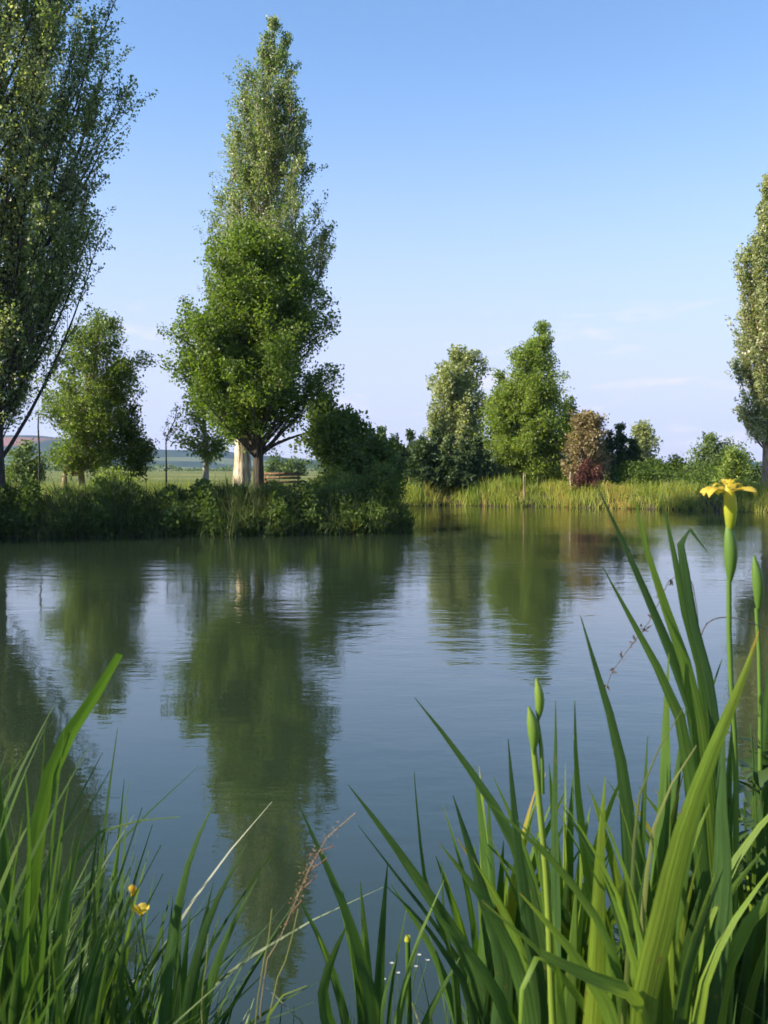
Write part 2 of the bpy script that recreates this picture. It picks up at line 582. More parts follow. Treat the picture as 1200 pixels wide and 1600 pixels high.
def pond_distance(x, y):
    """metres to the shore, positive on land"""
    x, y = np.asarray(x, float), np.asarray(y, float)
    d2 = np.full(x.shape, 1e18)
    inside = np.zeros(x.shape, bool)
    n = len(POND)
    for i in range(n):
        ax, ay = POND[i]
        bx, by = POND[(i + 1) % n]
        ex, ey = bx - ax, by - ay
        t = np.clip(((x - ax) * ex + (y - ay) * ey) / (ex * ex + ey * ey), 0, 1)
        d2 = np.minimum(d2, (x - ax - t * ex) ** 2 + (y - ay - t * ey) ** 2)
        cond = (ay > y) != (by > y)
        xi = ex * (y - ay) / (ey if abs(ey) > 1e-9 else 1e-9) + ax
        inside ^= cond & (x < xi)
    d = np.sqrt(d2)
    d = np.where(inside, -d, d)
    return d + np.where(y > 15, 0.22 * np.sin(x * 1.25 + 0.7 * np.sin(y * 0.9)) + 0.12 * np.sin(x * 3.7 + y * 1.9), 0.0)


def ground_z(x, y):
    x, y = np.asarray(x, float), np.asarray(y, float)
    d = pond_distance(x, y)
    wob = 0.05 * np.sin(x * 1.7 + 0.6 * np.sin(y * 1.1)) * np.cos(y * 1.3)
    s = np.clip(d / 1.5, 0, 1)
    s = s * s * (3 - 2 * s)
    land = 0.02 + 0.78 * s + wob * s + 0.1 * np.clip((d - 3) / 30, 0, 1)
    w = np.clip(-d / 2.0, 0, 1)
    return np.where(d > 0, land, 0.02 - 1.0 * w)


far = np.array([3, 7, 14, 26, 45, 80, 140, 240, 420, 700, 1200, 2000, 3000.0])
gx = np.concatenate([-46 - far[::-1], np.arange(-46, 46.1, 0.5), 46 + far])
gy = np.concatenate([-6 - far[::-1][3:], np.arange(-6, 76.1, 0.5), 76 + far])
GX, GY = np.meshgrid(gx, gy)
GZ = ground_z(GX.ravel(), GY.ravel())
nx, ny = len(gx), len(gy)
I, J = np.meshgrid(np.arange(nx - 1), np.arange(ny - 1))
a0 = (J * nx + I).ravel()
ground = mesh_obj('ground', np.stack([GX.ravel(), GY.ravel(), GZ], 1), np.stack([a0, a0 + 1, a0 + nx + 1, a0 + nx], 1), ground_material())
tag(ground, kind='structure')

water = mesh_obj('water', [(-34, 1.5, 0), (40, 1.5, 0), (40, 58, 0), (-34, 58, 0)], [[0, 1, 2, 3]], water_material(), smooth=False)
tag(water, kind='structure')


def build_hills():
    xs = np.arange(-2600, 2601, 40.0)
    ys = np.concatenate([np.linspace(1500, 2300, 12), np.linspace(2400, 2900, 4)])
    X, Y = np.meshgrid(xs, ys)
    px = 600 + X / 2250 * FPX
    # skyline height in pixels above the horizon along the view, the same rolling ridge beyond it
    top = np.interp(px, [-1200, -500, -150, 0, 60, 130, 230, 300, 420, 500, 620, 800, 1000, 1300, 2000, 2600],
                    [30, 58, 50, 49, 47, 40, 35, 31, 23, 19, 15, 12, 10, 13, 24, 20])
    H = top / FPX * 2250 + 5 * np.sin(X / 170) + 3 * np.sin(X / 61 + 1)
    s = np.clip((Y - 1500) / 800, 0, 1)
    s = s * s * (3 - 2 * s)
    Z = 0.5 + H * s * (1 - 0.25 * np.clip((Y - 2300) / 600, 0, 1)) + 2.0 * np.sin(X / 90 + Y / 130) * s
    n = len(xs)
    I, J = np.meshgrid(np.arange(n - 1), np.arange(len(ys) - 1))
    a = (J * n + I).ravel()
    o = mesh_obj('hills', np.stack([X.ravel(), Y.ravel(), Z.ravel()], 1), np.stack([a, a + 1, a + n + 1, a + n], 1), hill_material())
    tag(o, kind='structure')


build_hills()


# ------------------------------------------------------------------ trees
def tree(name, label, cat, D, base_x, prof, leafm, barkm, group=None, r0=0.2, branches=90, twigs=9, per_twig=30, rise=0.8, tw=0.7,
         leaf=0.11, aspect=0.7, jitter=0.12, droop=0.3, up=0.3, ry=0.9, crown_name='crown', stems=None, swirl=0.25, inner=0.25, zlow=None,
         trunk_lump=0.0, top_frac=0.97, tint_shift=0.0, lean_leaf=0.0, extra_limbs=(), side_limb=8, hollow=0.0):
    """prof rows = (photo y, crown's left x, crown's right x); a crown of twig sprays whose limbs start on the trunk"""
    bx, by = (base_x - 600) / FPX * D, D
    bz = float(ground_z(np.array([bx]), np.array([by]))[0]) - 0.05
    root = empty(name, (bx, by, bz))
    tag(root, label, cat, group)
    prof = sorted(prof, key=lambda r: -r[0])                        # from the bottom of the crown up
    pz = np.array([at(600, r[0], D)[2] for r in prof])
    pl = np.array([at(r[1], r[0], D)[0] for r in prof])
    pr_ = np.array([at(r[2], r[0], D)[0] for r in prof])
    z0c, z1c = pz[0], pz[-1]

    def cx(z):
        return np.interp(z, pz, (pl + pr_) / 2)

    def rx(z):
        return np.interp(z, pz, (pr_ - pl) / 2)
    # trunk
    tz = np.linspace(bz, z0c + (z1c - z0c) * top_frac, 26)
    f = np.clip((tz - bz) / max(z1c - bz, 0.1), 0, 1)
    blend = np.clip((tz - z0c) / max((z1c - z0c) * 0.6, 0.1), 0, 1) ** 0.8
    tx = bx * (1 - blend) + cx(tz) * blend + 0.05 * r0 * 10 * np.sin(f * 9 + bx) * f * (1 - f)
    ty = by + 0.3 * r0 * np.sin(f * 7 + 2 * bx)
    trunk_path = np.stack([tx, ty, tz], 1)
    trunk_rad = r0 * (1 - f) ** 0.85 * (1 + 0.3 * np.exp(-f * 30)) + 0.012
    tb = Tubes()
    if stems is None:
        tb.add(trunk_path, trunk_rad, 12, trunk_lump)
    else:
        for (sx, sr) in stems:
            sp = trunk_path.copy()
            off = (sx - base_x) / FPX * D
            sp[:, 0] += off * (1 - np.clip(f * 2.0, 0, 1)) + 0.25 * off * f
            sp[:, 1] += 0.4 * off * (1 - f)
            tb.add(sp, trunk_rad * sr, 9, trunk_lump)

    def tp(z):
        return np.stack([np.interp(z, tz, tx), np.interp(z, tz, ty), z], -1)
    LC, LO, LT = [], [], []
    zz = np.linspace(z0c, z1c, 80)
    wgt = rx(zz) ** 1.15 + 0.13 * rx(zz).max()
    zs = np.interp(rng.random(branches), np.cumsum(wgt) / wgt.sum(), zz)
    zs[0] = z1c - 0.02 * (z1c - z0c)
    for bi in range(branches):
        z = zs[bi]
        a = rng.uniform(0, 2 * math.pi)
        q = math.sqrt(rng.uniform(inner, 1.0)) * rng.choice([0.8, 0.92, 1.0, 1.04 if rise > 1 else 1.14]) * rng.uniform(0.93, 1.05)
        if bi == 0:
            q = 0.1
        R_ = float(rx(z))
        tip = np.array([float(cx(z)) + R_ * q * math.cos(a), by + R_ * ry * q * math.sin(a), z])
        hd = math.hypot(tip[0] - float(np.interp(z, tz, tx)), tip[1] - by)
        zb = z - rise * hd * rng.uniform(0.75, 1.3) - 0.15 * (rise > 0)
        zlo = (zlow if zlow is not None else max(bz + 0.25, z0c - 0.35 * (z1c - z0c) * (rise > 1)))
        zb = min(max(zb, zlo), tz[-1] - 0.05)
        st = tp(np.array(zb))
        mid = st * 0.5 + tip * 0.5
        mid[:2] += (tip[:2] - st[:2]) * (0.14 if rise > 1 else 0.05) + rng.normal(size=2) * 0.05 * R_
        mid[2] += (-0.10 * (tip[2] - st[2]) if rise > 1 else 0.06 * hd)
        t = np.linspace(0, 1, 8)[:, None]
        path = (1 - t) ** 2 * st + 2 * t * (1 - t) * mid + t * t * tip
        Lb = np.linalg.norm(tip - st)
        rb = max(0.008, min(float(np.interp(zb, tz, trunk_rad)) * 0.55, (0.0085 if rise > 1 else 0.014) * Lb + 0.006))
        tb.add(path, rb * (1 - np.linspace(0, 0.85, 8)), 5 if side_limb else 4)
        nt_ = max(3, int(twigs * (0.5 + 0.5 * Lb / (0.6 * R_ + 0.8 * rise * R_ + 0.3))))
        shade = rng.normal() * 0.10
        for k in range(nt_):
            tt = 1 - 0.72 * rng.random() ** (1.6 if rise > 1 else 1.25) if k else 1.0
            p0 = (1 - tt) ** 2 * st + 2 * tt * (1 - tt) * mid + tt * tt * tip
            tang = unit(2 * (1 - tt) * (mid - st) + 2 * tt * (tip - mid))
            dr = unit(tang * (1.0 if rise > 1 else 0.55) + rng.normal(size=3) * (0.42 if rise > 1 else 0.75) + np.array([0, 0, 0.25 if rise >= 0 else -0.1]))
            l = tw * rng.uniform(0.6, 1.25) * (1.0 if tt < 0.97 else 0.8) * min(1.0, max(0.35, R_ / 1.3)) if tw > 0.3 else tw * rng.uniform(0.6, 1.25)
            e = p0 + dr * l
            m_ = np.stack([p0, p0 + dr * l * 0.5 + rng.normal(size=3) * 0.03, e])
            tb.add(m_, np.array([1.0, 0.7, 0.25]) * min(0.012, rb * 0.6), 3)
            c = max(4, int(per_twig * rng.uniform(0.6, 1.4)))
            s = rng.random((c, 1)) ** 0.8 * 1.08
            LC.append(p0 + dr * l * s + np.clip(rng.normal(size=(c, 3)), -1.5, 1.5) * jitter * (0.6 + 0.6 * np.sin(np.pi * np.clip(s, 0, 1))))
            LO.append(np.repeat((dr * 0.6)[None], c, 0))
            LT.append(np.clip(rng.normal(0.5 + shade + tint_shift, 0.22, c), 0, 1))
    limbs = []
    for pts, rr in extra_limbs:
        P = np.array([at(x, y, D + dd) for (x, y, dd) in pts])
        lb = Tubes()
        lb.add(catmull(P, 10), np.linspace(rr, rr * 0.35, 10), 7, 0.04)
        limbs.append(lb)
    C = np.vstack(LC)
    V, Q = leaf_cloud(C, np.full(len(C), leaf), aspect, droop, up, np.vstack(LO) * 1.0)
    tr_o = tb.build('trunk' if crown_name == 'crown' else 'stem', M[barkm], root)
    for lb in limbs:
        lb.build('limb', M[barkm], tr_o)
    mesh_obj(crown_name, V, Q, M[leafm], root, tint=np.repeat(np.concatenate(LT), 4), smooth=False)
    tree.total = getattr(tree, 'total', 0) + len(C)
    return root


POP = dict(rise=2.6, tw=0.8, aspect=0.74, droop=0.05, up=0.1)
# the big poplar that leaves the frame at the left edge and above
tree('poplar_tree', 'huge dark poplar cut off by the left and top edges of the photo', 'tree', 31.0, -14,
     [(655, -30, 12), (600, -75, 46), (540, -110, 80), (480, -150, 112), (400, -190, 150), (300, -215, 188), (200, -220, 200), (90, -215, 210), (0, -200, 190),
      (-120, -175, 160), (-260, -130, 112), (-400, -75, 52), (-480, -28, 0)],
     'poplar_leaf', 'bark_dark', 'poplars around the pond', tint_shift=0.12, r0=0.34, branches=260, twigs=19, per_twig=52, leaf=0.092, jitter=0.11, zlow=1.9, inner=0.12,
     **{**POP, 'tw': 1.25, 'rise': 1.9})
# the poplar with the cream trunk
tree('poplar_tree', 'tall tapering poplar with thick cream trunk behind the rounded maple', 'tree', 42.5, 378,
     [(680, 345, 425), (600, 335, 470), (500, 328, 505), (420, 322, 518), (360, 326, 522), (300, 338, 496), (240, 346, 488), (190, 354, 476), (140, 372, 464), (90, 398, 456), (55, 410, 446), (28, 422, 434)],
     'poplar_leaf', 'bark_cream', 'poplars around the pond', r0=0.34, branches=220, twigs=15, per_twig=50, leaf=0.092, jitter=0.11, tint_shift=0.10, zlow=3.2, inner=0.1,
     trunk_lump=0.07, **{**POP, 'tw': 1.05, 'rise': 2.0})
# the maple in front of it
tree('maple_tree', 'broad round maple with short dark trunk in front of the tall poplar', 'tree', 39.5, 404,
     [(645, 340, 432), (625, 292, 494), (600, 266, 530), (575, 260, 532), (530, 270, 528), (480, 282, 518), (440, 298, 506), (400, 316, 482), (368, 344, 444)],
     'maple_leaf', 'bark_brown', r0=0.21, branches=170, twigs=12, per_twig=58, rise=0.9, tw=0.66, leaf=0.10, aspect=0.95, jitter=0.19, droop=0.4, up=0.35, zlow=2.3, inner=0.15,
     extra_limbs=[([(404, 712, 0), (425, 697, 0.1), (450, 686, 0.2), (480, 676, 0.3)], 0.09), ([(404, 716, 0), (412, 690, -0.2), (440, 655, -0.6)], 0.09),
                  ([(404, 716, 0), (396, 690, -0.2), (372, 660, -0.6)], 0.085)])
# young tree at the left, two stems
tree('ash_tree', 'young leafy tree on two thin stems between the big poplar and the maple', 'tree', 43.5, 114,
     [(725, 84, 205), (700, 74, 212), (650, 62, 222), (600, 64, 222), (560, 80, 214), (525, 98, 200), (495, 126, 180)],
     'ash_leaf', 'bark_tan', r0=0.13, branches=85, twigs=11, per_twig=56, rise=0.9, tw=0.6, leaf=0.12, aspect=0.6, jitter=0.18, droop=0.5, up=0.3, stems=[(101, 0.8), (129, 1.0)], zlow=1.7, inner=0.1)
tree('small_tree', 'small pale green tree with straight grey trunk left of the cream trunk', 'tree', 46.0, 322,
     [(712, 292, 352), (680, 276, 362), (640, 280, 356), (610, 296, 340), (590, 308, 330)],
     'ash_leaf', 'bark_grey', r0=0.15, branches=34, twigs=8, per_twig=22, rise=0.7, tw=0.6, leaf=0.15, aspect=0.6, jitter=0.18, zlow=2.4)
tree('bare_sapling', 'thin almost bare sapling beside the small grey trunked tree', 'tree', 44.0, 260,
     [(690, 254, 272), (660, 256, 290), (635, 262, 292)], 'ash_leaf', 'bark_brown', r0=0.03, branches=12, twigs=3, per_twig=5, rise=1.0, tw=0.5, leaf=0.12, aspect=0.5, jitter=0.12)
tree('round_shrub', 'dark shrub under the right side of the young two stemmed tree', 'shrub', 44.0, 205,
     [(748, 180, 230), (700, 172, 236), (660, 180, 230), (635, 195, 220)], 'shrub_leaf', 'bark_brown', r0=0.06, branches=30, twigs=8, per_twig=26, rise=0.6, tw=0.5, leaf=0.13, jitter=0.2, crown_name='foliage')
tree('field_bush', 'bright green bush beyond the bank below the big poplar branches', 'bush', 60.0, 38,
     [(752, 10, 66), (725, 14, 62), (700, 26, 54)], 'far_leaf', 'bark_brown', r0=0.06, branches=30, twigs=8, per_twig=26, rise=0.6, tw=0.6, leaf=0.17, jitter=0.26, crown_name='foliage')
tree('spreading_tree', 'low dark bushy tree leaning right of the maple toward the conifers', 'tree', 37.5, 520,
     [(752, 496, 634), (725, 490, 622), (700, 484, 600), (680, 482, 580), (660, 484, 556), (640, 492, 534), (626, 504, 520)],
     'shrub_leaf', 'bark_brown', r0=0.14, branches=80, twigs=10, per_twig=36, rise=0.6, tw=0.8, leaf=0.13, aspect=0.85, jitter=0.2, inner=0.15, tint_shift=0.1)
tree('willow_bush', 'rounded dark bush on the tip of the bank overhanging the water', 'bush', 32.6, 600,
     [(820, 560, 626), (800, 548, 630), (775, 552, 630), (752, 566, 624), (735, 580, 612)],
     'shrub_leaf', 'bark_dark', r0=0.05, branches=60, twigs=8, per_twig=26, rise=0.5, tw=0.4, leaf=0.10, aspect=0.5, jitter=0.16, crown_name='foliage', zlow=0.3)
tree('yellow_green_bush', 'bright yellow green bush on the bank beside the two stemmed tree', 'bush', 36.5, 182,
     [(770, 150, 214), (750, 152, 212), (735, 166, 200)], 'light_shrub', 'bark_brown', r0=0.03, branches=22, twigs=7, per_twig=22, rise=0.6, tw=0.35, leaf=0.10, aspect=0.6, jitter=0.14, crown_name='foliage')
tree('bank_bush', 'sunlit bush on the bank right of the wooden bench', 'bush', 36.0, 530,
     [(775, 486, 566), (755, 490, 566), (738, 506, 552)], 'ash_leaf', 'bark_brown', r0=0.03, branches=26, twigs=7, per_twig=22, rise=0.6, tw=0.35, leaf=0.10, aspect=0.6, jitter=0.14, crown_name='foliage', tint_shift=0.2)
for (x, w, top, lab) in ((432, 12, 716, 'small round bush on the far field seen left of its neighbour under the maple limb'), (462, 15, 722, 'small round bush on the far field above the wooden bench end'),
                         (448, 10, 726, 'smallest round bush on the far field between two others')):
    tree('field_bush', lab, 'bush', 150.0, x, [(744, x - w, x + w), (732, x - w, x + w), (top, x - w * .4, x + w * .4)], 'far_leaf', 'bark_brown', 'round bushes on the far field',
         r0=0.1, branches=18, twigs=6, per_twig=14, rise=0.6, tw=0.9, leaf=0.4, jitter=0.5, crown_name='foliage')

# the far side: conifer row
con = dict(rise=-0.05, tw=0.55, leaf=0.26, aspect=0.32, jitter=0.12, droop=0.15, up=0.2, twigs=9, per_twig=15, ry=1.0, inner=0.2)
row = [(596, 676, 24, 60), (616, 686, 22, 58), (640, 680, 24, 59), (661, 687, 22, 57), (682, 678, 25, 60), (704, 686, 24, 57), (726, 682, 26, 59), (746, 690, 22, 58)]
con_labels = ['conifer at the shaded start of the row, half behind the low bushy tree', 'second conifer of the dark row, just right of the bushy tree',
              'third conifer of the dark row, a little taller than its neighbours', 'fourth conifer of the dark row, left of the pale aspen',
              'fifth conifer of the row, below the left side of the pale aspen', 'sixth conifer of the row, below the middle of the pale aspen',
              'seventh conifer of the row, below the right side of the pale aspen', 'last conifer of the row, touching the bright green alder']
for (x, top, w, D), lab in zip(row, con_labels):
    tree('conifer_tree', 'dark green ' + lab, 'tree', D, x, [(760, x - w * 1.3, x + w * 1.3), (735, x - w * 1.25, x + w * 1.25), (712, x - w * .85, x + w * .85), (top + 6, x - w * .22, x + w * .22), (top - 4, x - 2, x + 2)],
         'conifer_leaf', 'bark_dark', 'dark conifer row on the far bank', r0=0.14, branches=60, **con)
for x, top, w, lab in ((953, 679, 20, 'dark conifer beside the copper brown tree, left of a dark pair'), (969, 672, 20, 'dark pointed conifer, the tallest of the three beside the copper brown tree'),
                       (988, 692, 20, 'dark conifer below the small pale tree, right of a dark pair')):
    tree('conifer_tree', lab, 'tree', 60.0, x, [(758, x - w, x + w), (730, x - w * .95, x + w * .95), (708, x - w * .6, x + w * .6), (top + 6, x - w * .2, x + w * .2), (top - 4, x - 2, x + 2)],
         'conifer_leaf', 'bark_dark', 'dark conifers beside the copper tree', r0=0.14, branches=60, **con)
tree('aspen_tree', 'pale grey green aspen rising behind the dark conifer row', 'tree', 68.0, 716,
     [(735, 686, 756), (690, 670, 760), (640, 666, 762), (600, 670, 760), (575, 684, 756), (556, 704, 748)],
     'poplar_pale', 'bark_grey', r0=0.2, branches=100, twigs=11, per_twig=32, rise=1.8, tw=0.9, leaf=0.18, aspect=0.8, jitter=0.2, zlow=2.0, inner=0.1)
tree('alder_tree', 'bright yellow green alder, the tallest tree on the far bank', 'tree', 59.0, 822,
     [(748, 782, 885), (720, 764, 892), (680, 760, 896), (640, 768, 890), (600, 786, 876), (575, 800, 868), (545, 816, 866), (520, 834, 862), (510, 846, 854)],
     'alder_leaf', 'bark_brown', r0=0.2, branches=170, twigs=11, per_twig=54, rise=0.45, tw=0.9, leaf=0.125, aspect=0.75, jitter=0.2, zlow=1.4, inner=0.1)
tree('alder_tree', 'slimmer pale tree pressed against the left side of the bright alder', 'tree', 60.0, 778,
     [(740, 764, 800), (680, 758, 802), (620, 762, 800), (583, 768, 792)], 'ash_leaf', 'bark_brown', r0=0.13, branches=36, twigs=8, per_twig=22, rise=0.8, tw=0.6, leaf=0.16, jitter=0.2)
tree('dark_tree', 'small dark tree filling the gap between bright alder and copper tree', 'tree', 62.0, 892,
     [(740, 872, 912), (680, 866, 914), (640, 870, 908), (625, 880, 902)], 'shrub_leaf', 'bark_brown', r0=0.13, branches=40, twigs=8, per_twig=22, rise=0.7, tw=0.6, leaf=0.15, jitter=0.2)
tree('copper_tree', 'copper brown tree between the bright alder and dark conifers', 'tree', 56.0, 912,
     [(755, 890, 940), (725, 884, 948), (690, 888, 946), (665, 894, 940), (648, 904, 930)], 'copper_leaf', 'bark_grey', r0=0.14, branches=55, twigs=10, per_twig=34, rise=0.6, tw=0.55, leaf=0.15, aspect=0.7, jitter=0.2, inner=0.15)
tree('red_shrub', 'dark red shrub under the copper brown tree', 'shrub', 54.0, 922,
     [(762, 896, 944), (748, 896, 946), (735, 902, 938), (724, 914, 928)], 'red_leaf', 'bark_brown', r0=0.05, branches=26, twigs=8, per_twig=22, rise=0.6, tw=0.4, leaf=0.11, jitter=0.16, crown_name='foliage')
tree('pale_tree', 'small pale green tree standing right of the dark conifers', 'tree', 66.0, 1004,
     [(735, 990, 1020), (705, 986, 1026), (680, 988, 1026), (665, 996, 1020)], 'poplar_pale', 'bark_grey', r0=0.13, branches=40, twigs=8, per_twig=20, rise=0.9, tw=0.6, leaf=0.16, jitter=0.2)
for x, w, top, D, lf, lab in ((1024, 22, 726, 63, 'alder_leaf', 'low bright bush right of the small pale tree'), (1058, 24, 719, 66, 'ash_leaf', 'rounded mid green bush between two other bushes on the far bank'),
                              (1092, 20, 728, 64, 'far_leaf', 'low bush in front of the darker spreading tree near the far poplar')):
    tree('field_bush', lab, 'bush', D, x, [(758, x - w * 1.25, x + w * 1.25), (742, x - w * 1.25, x + w * 1.25), (top, x - w * .5, x + w * .5)], lf, 'bark_brown', 'bushes along the far bank', r0=0.05, branches=30, twigs=8, per_twig=22,
         rise=0.6, tw=0.55, leaf=0.16, jitter=0.24, crown_name='foliage')
tree('spreading_tree', 'darker spreading tree between the far bushes and the far poplar', 'tree', 72.0, 1122,
     [(748, 1090, 1160), (722, 1086, 1164), (704, 1092, 1156), (690, 1096, 1130), (684, 1102, 1118)], 'far_leaf', 'bark_brown', r0=0.16, branches=55, twigs=9, per_twig=24, rise=0.6, tw=0.7, leaf=0.17, jitter=0.24)
tree('light_bush', 'pale yellow green bush at the foot of the far poplar', 'bush', 52.0, 1146,
     [(775, 1124, 1170), (740, 1126, 1168), (705, 1134, 1162)], 'light_shrub', 'bark_brown', r0=0.05, branches=30, twigs=8, per_twig=22, rise=0.8, tw=0.5, leaf=0.13, jitter=0.2, crown_name='foliage')
tree('poplar_tree', 'pale slender poplar cut by the right edge across the pond', 'tree', 49.0, 1197,
     [(690, 1174, 1222), (640, 1158, 1238), (580, 1150, 1246), (520, 1152, 1248), (460, 1154, 1248), (400, 1164, 1242), (345, 1180, 1230), (300, 1192, 1218), (280, 1200, 1210)],
     'poplar_pale', 'bark_tan', 'poplars around the pond', tint_shift=0.1, r0=0.21, branches=140, twigs=12, per_twig=32, leaf=0.125, jitter=0.12, zlow=2.8, inner=0.1, **{**POP, 'tw': 0.9})


def world_tree(x, y, height, radius, low=0.25, **kw):
    """a tree given by its place and size instead of by the photograph"""
    g = gz0 = float(ground_z(np.array([x]), np.array([y]))[0])
    px = lambda X: 600 + X / y * FPX
    py = lambda Z: HORIZON + (CAM_Z - Z) / y * FPX
    rows = [(py(g + height * (low + (1 - low) * f)), px(x - radius * w), px(x + radius * w)) for f, w in ((0, .55), (.2, .9), (.45, 1), (.7, .85), (.9, .5), (1, .12))]
    return tree(kw.pop('name'), kw.pop('label'), kw.pop('cat'), y, px(x), rows, kw.pop('leafm'), kw.pop('barkm'), **kw)


world_tree(-17.0, 27.0, 6.5, 2.4, name='ash_tree', label='tree on the shore just outside the left edge, beside the big poplar', cat='tree', leafm='ash_leaf', barkm='bark_brown',
           r0=0.14, branches=60, twigs=9, per_twig=20, rise=0.8, tw=0.75, leaf=0.2, jitter=0.22, low=0.1)  # unseen tree, added to cast shade on the left bank
world_tree(-2.5, 1.15, 1.45, 0.8, name='bank_bush', label='leafy bush on the near bank just outside the left edge', cat='bush', leafm='ash_leaf', barkm='bark_brown', crown_name='foliage',
           r0=0.03, branches=46, twigs=7, per_twig=8, rise=0.7, tw=0.22, leaf=0.06, jitter=0.06, low=0.05, ry=1.2)  # out-of-view bush, added so its shade falls on the left foreground


# ------------------------------------------------------------------ grasses of the banks (nobody could count them)
def blades(P, H, W, lean=0.35, seg=3, tint=None, dirs=None, curl=1.0):
    """upright tapering blades at ground points P"""
    n = len(P)
    az = rng.uniform(0, 2 * math.pi, n) if dirs is None else dirs
    ln = np.abs(rng.normal(0, lean, n)) + 0.03
    out = np.stack([np.cos(az), np.sin(az), np.zeros(n)], 1)
    yaw = rng.uniform(0, math.pi, n)
    side = np.stack([np.cos(yaw), np.sin(yaw), np.zeros(n)], 1)
    V = []
    for k in range(seg + 1):
        t = k / seg
        c = P + out * (ln * H * t ** 1.7 * curl)[:, None]
        c[:, 2] += H * t * (1 - 0.25 * np.clip(ln, 0, 1) * t)
        w = (W * (1 - t ** 1.6) * 0.5 + 0.0006)[:, None]
        V += [c - side * w, c + side * w]
    V = np.stack(V, 1).reshape(-1, 3)
    m = 2 * (seg + 1)
    q = np.array([[2 * k, 2 * k + 1, 2 * k + 3, 2 * k + 2] for k in range(seg)])
    Q = (np.arange(n)[:, None, None] * m + q[None]).reshape(-1, 4)
    return V, Q, np.repeat(tint, m) if tint is not None else None


def scatter(n, x0, x1, y0, y1, dmin, dmax, dens=None):
    out = []
    got = 0
    while got < n:
        k = n * 3
        x, y = rng.uniform(x0, x1, k), rng.uniform(y0, y1, k)
        d = pond_distance(x, y)
        ok = (d > dmin) & (d < dmax)
        if dens is not None:
            ok &= rng.random(k) < dens(x, y, d)
        p = np.stack([x[ok], y[ok]], 1)
        out.append(p)
        got += len(p)
    p = np.vstack(out)[:n]
    return np.column_stack([p, ground_z(p[:, 0], p[:, 1]) - 0.03])


def patch(x, y, s=1.0, o=0.0):
    return 0.5 + 0.25 * np.sin(x * 0.9 * s + 1.3 + o) + 0.25 * np.sin(x * 2.3 * s + y * 0.7 + o * 2)


# left bank: dark tall growth down to the water
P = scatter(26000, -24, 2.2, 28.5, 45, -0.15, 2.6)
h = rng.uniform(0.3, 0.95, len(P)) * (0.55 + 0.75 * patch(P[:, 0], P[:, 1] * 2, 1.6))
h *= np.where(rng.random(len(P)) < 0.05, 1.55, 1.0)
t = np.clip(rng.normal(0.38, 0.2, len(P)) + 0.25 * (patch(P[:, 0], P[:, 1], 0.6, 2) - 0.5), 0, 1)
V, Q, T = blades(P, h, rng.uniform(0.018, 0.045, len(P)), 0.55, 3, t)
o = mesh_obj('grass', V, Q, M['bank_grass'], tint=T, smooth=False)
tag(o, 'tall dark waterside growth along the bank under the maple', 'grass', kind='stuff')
P = scatter(24000, -24, 2.2, 28.8, 45, -0.2, 2.4, lambda x, y, d: patch(x * 1.7, y * 2.3, 1.5, 1) ** 1.5)
P[:, 2] += rng.uniform(0.05, 0.85, len(P)) * (0.5 + 0.6 * patch(P[:, 0] * 1.7, P[:, 1] * 2.3, 1.5, 1))
V, Q = leaf_cloud(P, np.full(len(P), 0.15), 0.5, 0.1, 0.5)
o = mesh_obj('undergrowth', V, Q, M['shrub_leaf'], tint=np.repeat(np.clip(rng.normal(.4, .25, len(P)), 0, 1), 4), smooth=False)
tag(o, 'broad leaved weeds mixed into the bank growth under the maple', 'undergrowth', kind='stuff')
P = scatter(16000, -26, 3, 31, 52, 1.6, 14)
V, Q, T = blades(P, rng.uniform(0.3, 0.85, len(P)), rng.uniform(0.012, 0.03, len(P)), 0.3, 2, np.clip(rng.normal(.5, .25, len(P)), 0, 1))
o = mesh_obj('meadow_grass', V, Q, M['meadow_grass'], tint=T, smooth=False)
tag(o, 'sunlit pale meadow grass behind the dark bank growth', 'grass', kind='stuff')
# far bank: golden green reeds with rusty patches
P = scatter(30000, -2, 40, 34, 60, -0.15, 2.6, lambda x, y, d: 0.25 + 0.75 * patch(x * 2.2, y * 2.9, 1.2, 3))
h = rng.uniform(0.25, 0.85, len(P)) * (0.5 + 0.8 * patch(P[:, 0] * 1.5, P[:, 1] * 2, 1.2, 3))
t = np.clip(rng.normal(0.38, 0.18, len(P)) + 0.5 * (np.clip(patch(P[:, 0], 0, 0.9, 4) - 0.3, 0, 1)) * (1.15 - h) + 0.25 * (patch(P[:, 0] * 3, P[:, 1] * 3) - .5), 0, 1)
V, Q, T = blades(P, h, rng.uniform(0.02, 0.05, len(P)), 0.5, 3, t)
o = mesh_obj('reeds', V, Q, M['reed_grass'], tint=T, smooth=False)
tag(o, 'golden green reeds with rusty patches along the far waterline', 'reeds', kind='stuff')
P = scatter(14000, -2, 45, 48, 75, 2.2, 14)
V, Q, T = blades(P, rng.uniform(0.15, 0.5, len(P)), rng.uniform(0.02, 0.04, len(P)), 0.3, 2, np.clip(rng.normal(.5, .25, len(P)), 0, 1))
o = mesh_obj('meadow_grass', V, Q, M['meadow_grass'], tint=T, smooth=False)
tag(o, 'short pale grass behind the reeds of the far bank', 'grass', kind='stuff')
P = scatter(20000, -1, 30, 52, 62, 3.2, 8.5, lambda x, y, d: patch(x * 1.6, y * 2.1, 1.0, 5) ** 1.2)
P[:, 2] += rng.random(len(P)) ** 0.8 * (0.3 + 1.5 * patch(P[:, 0] * 1.6, P[:, 1] * 2.1, 1.0, 5))
V, Q = leaf_cloud(P, np.full(len(P), 0.16), 0.6, 0.1, 0.4)
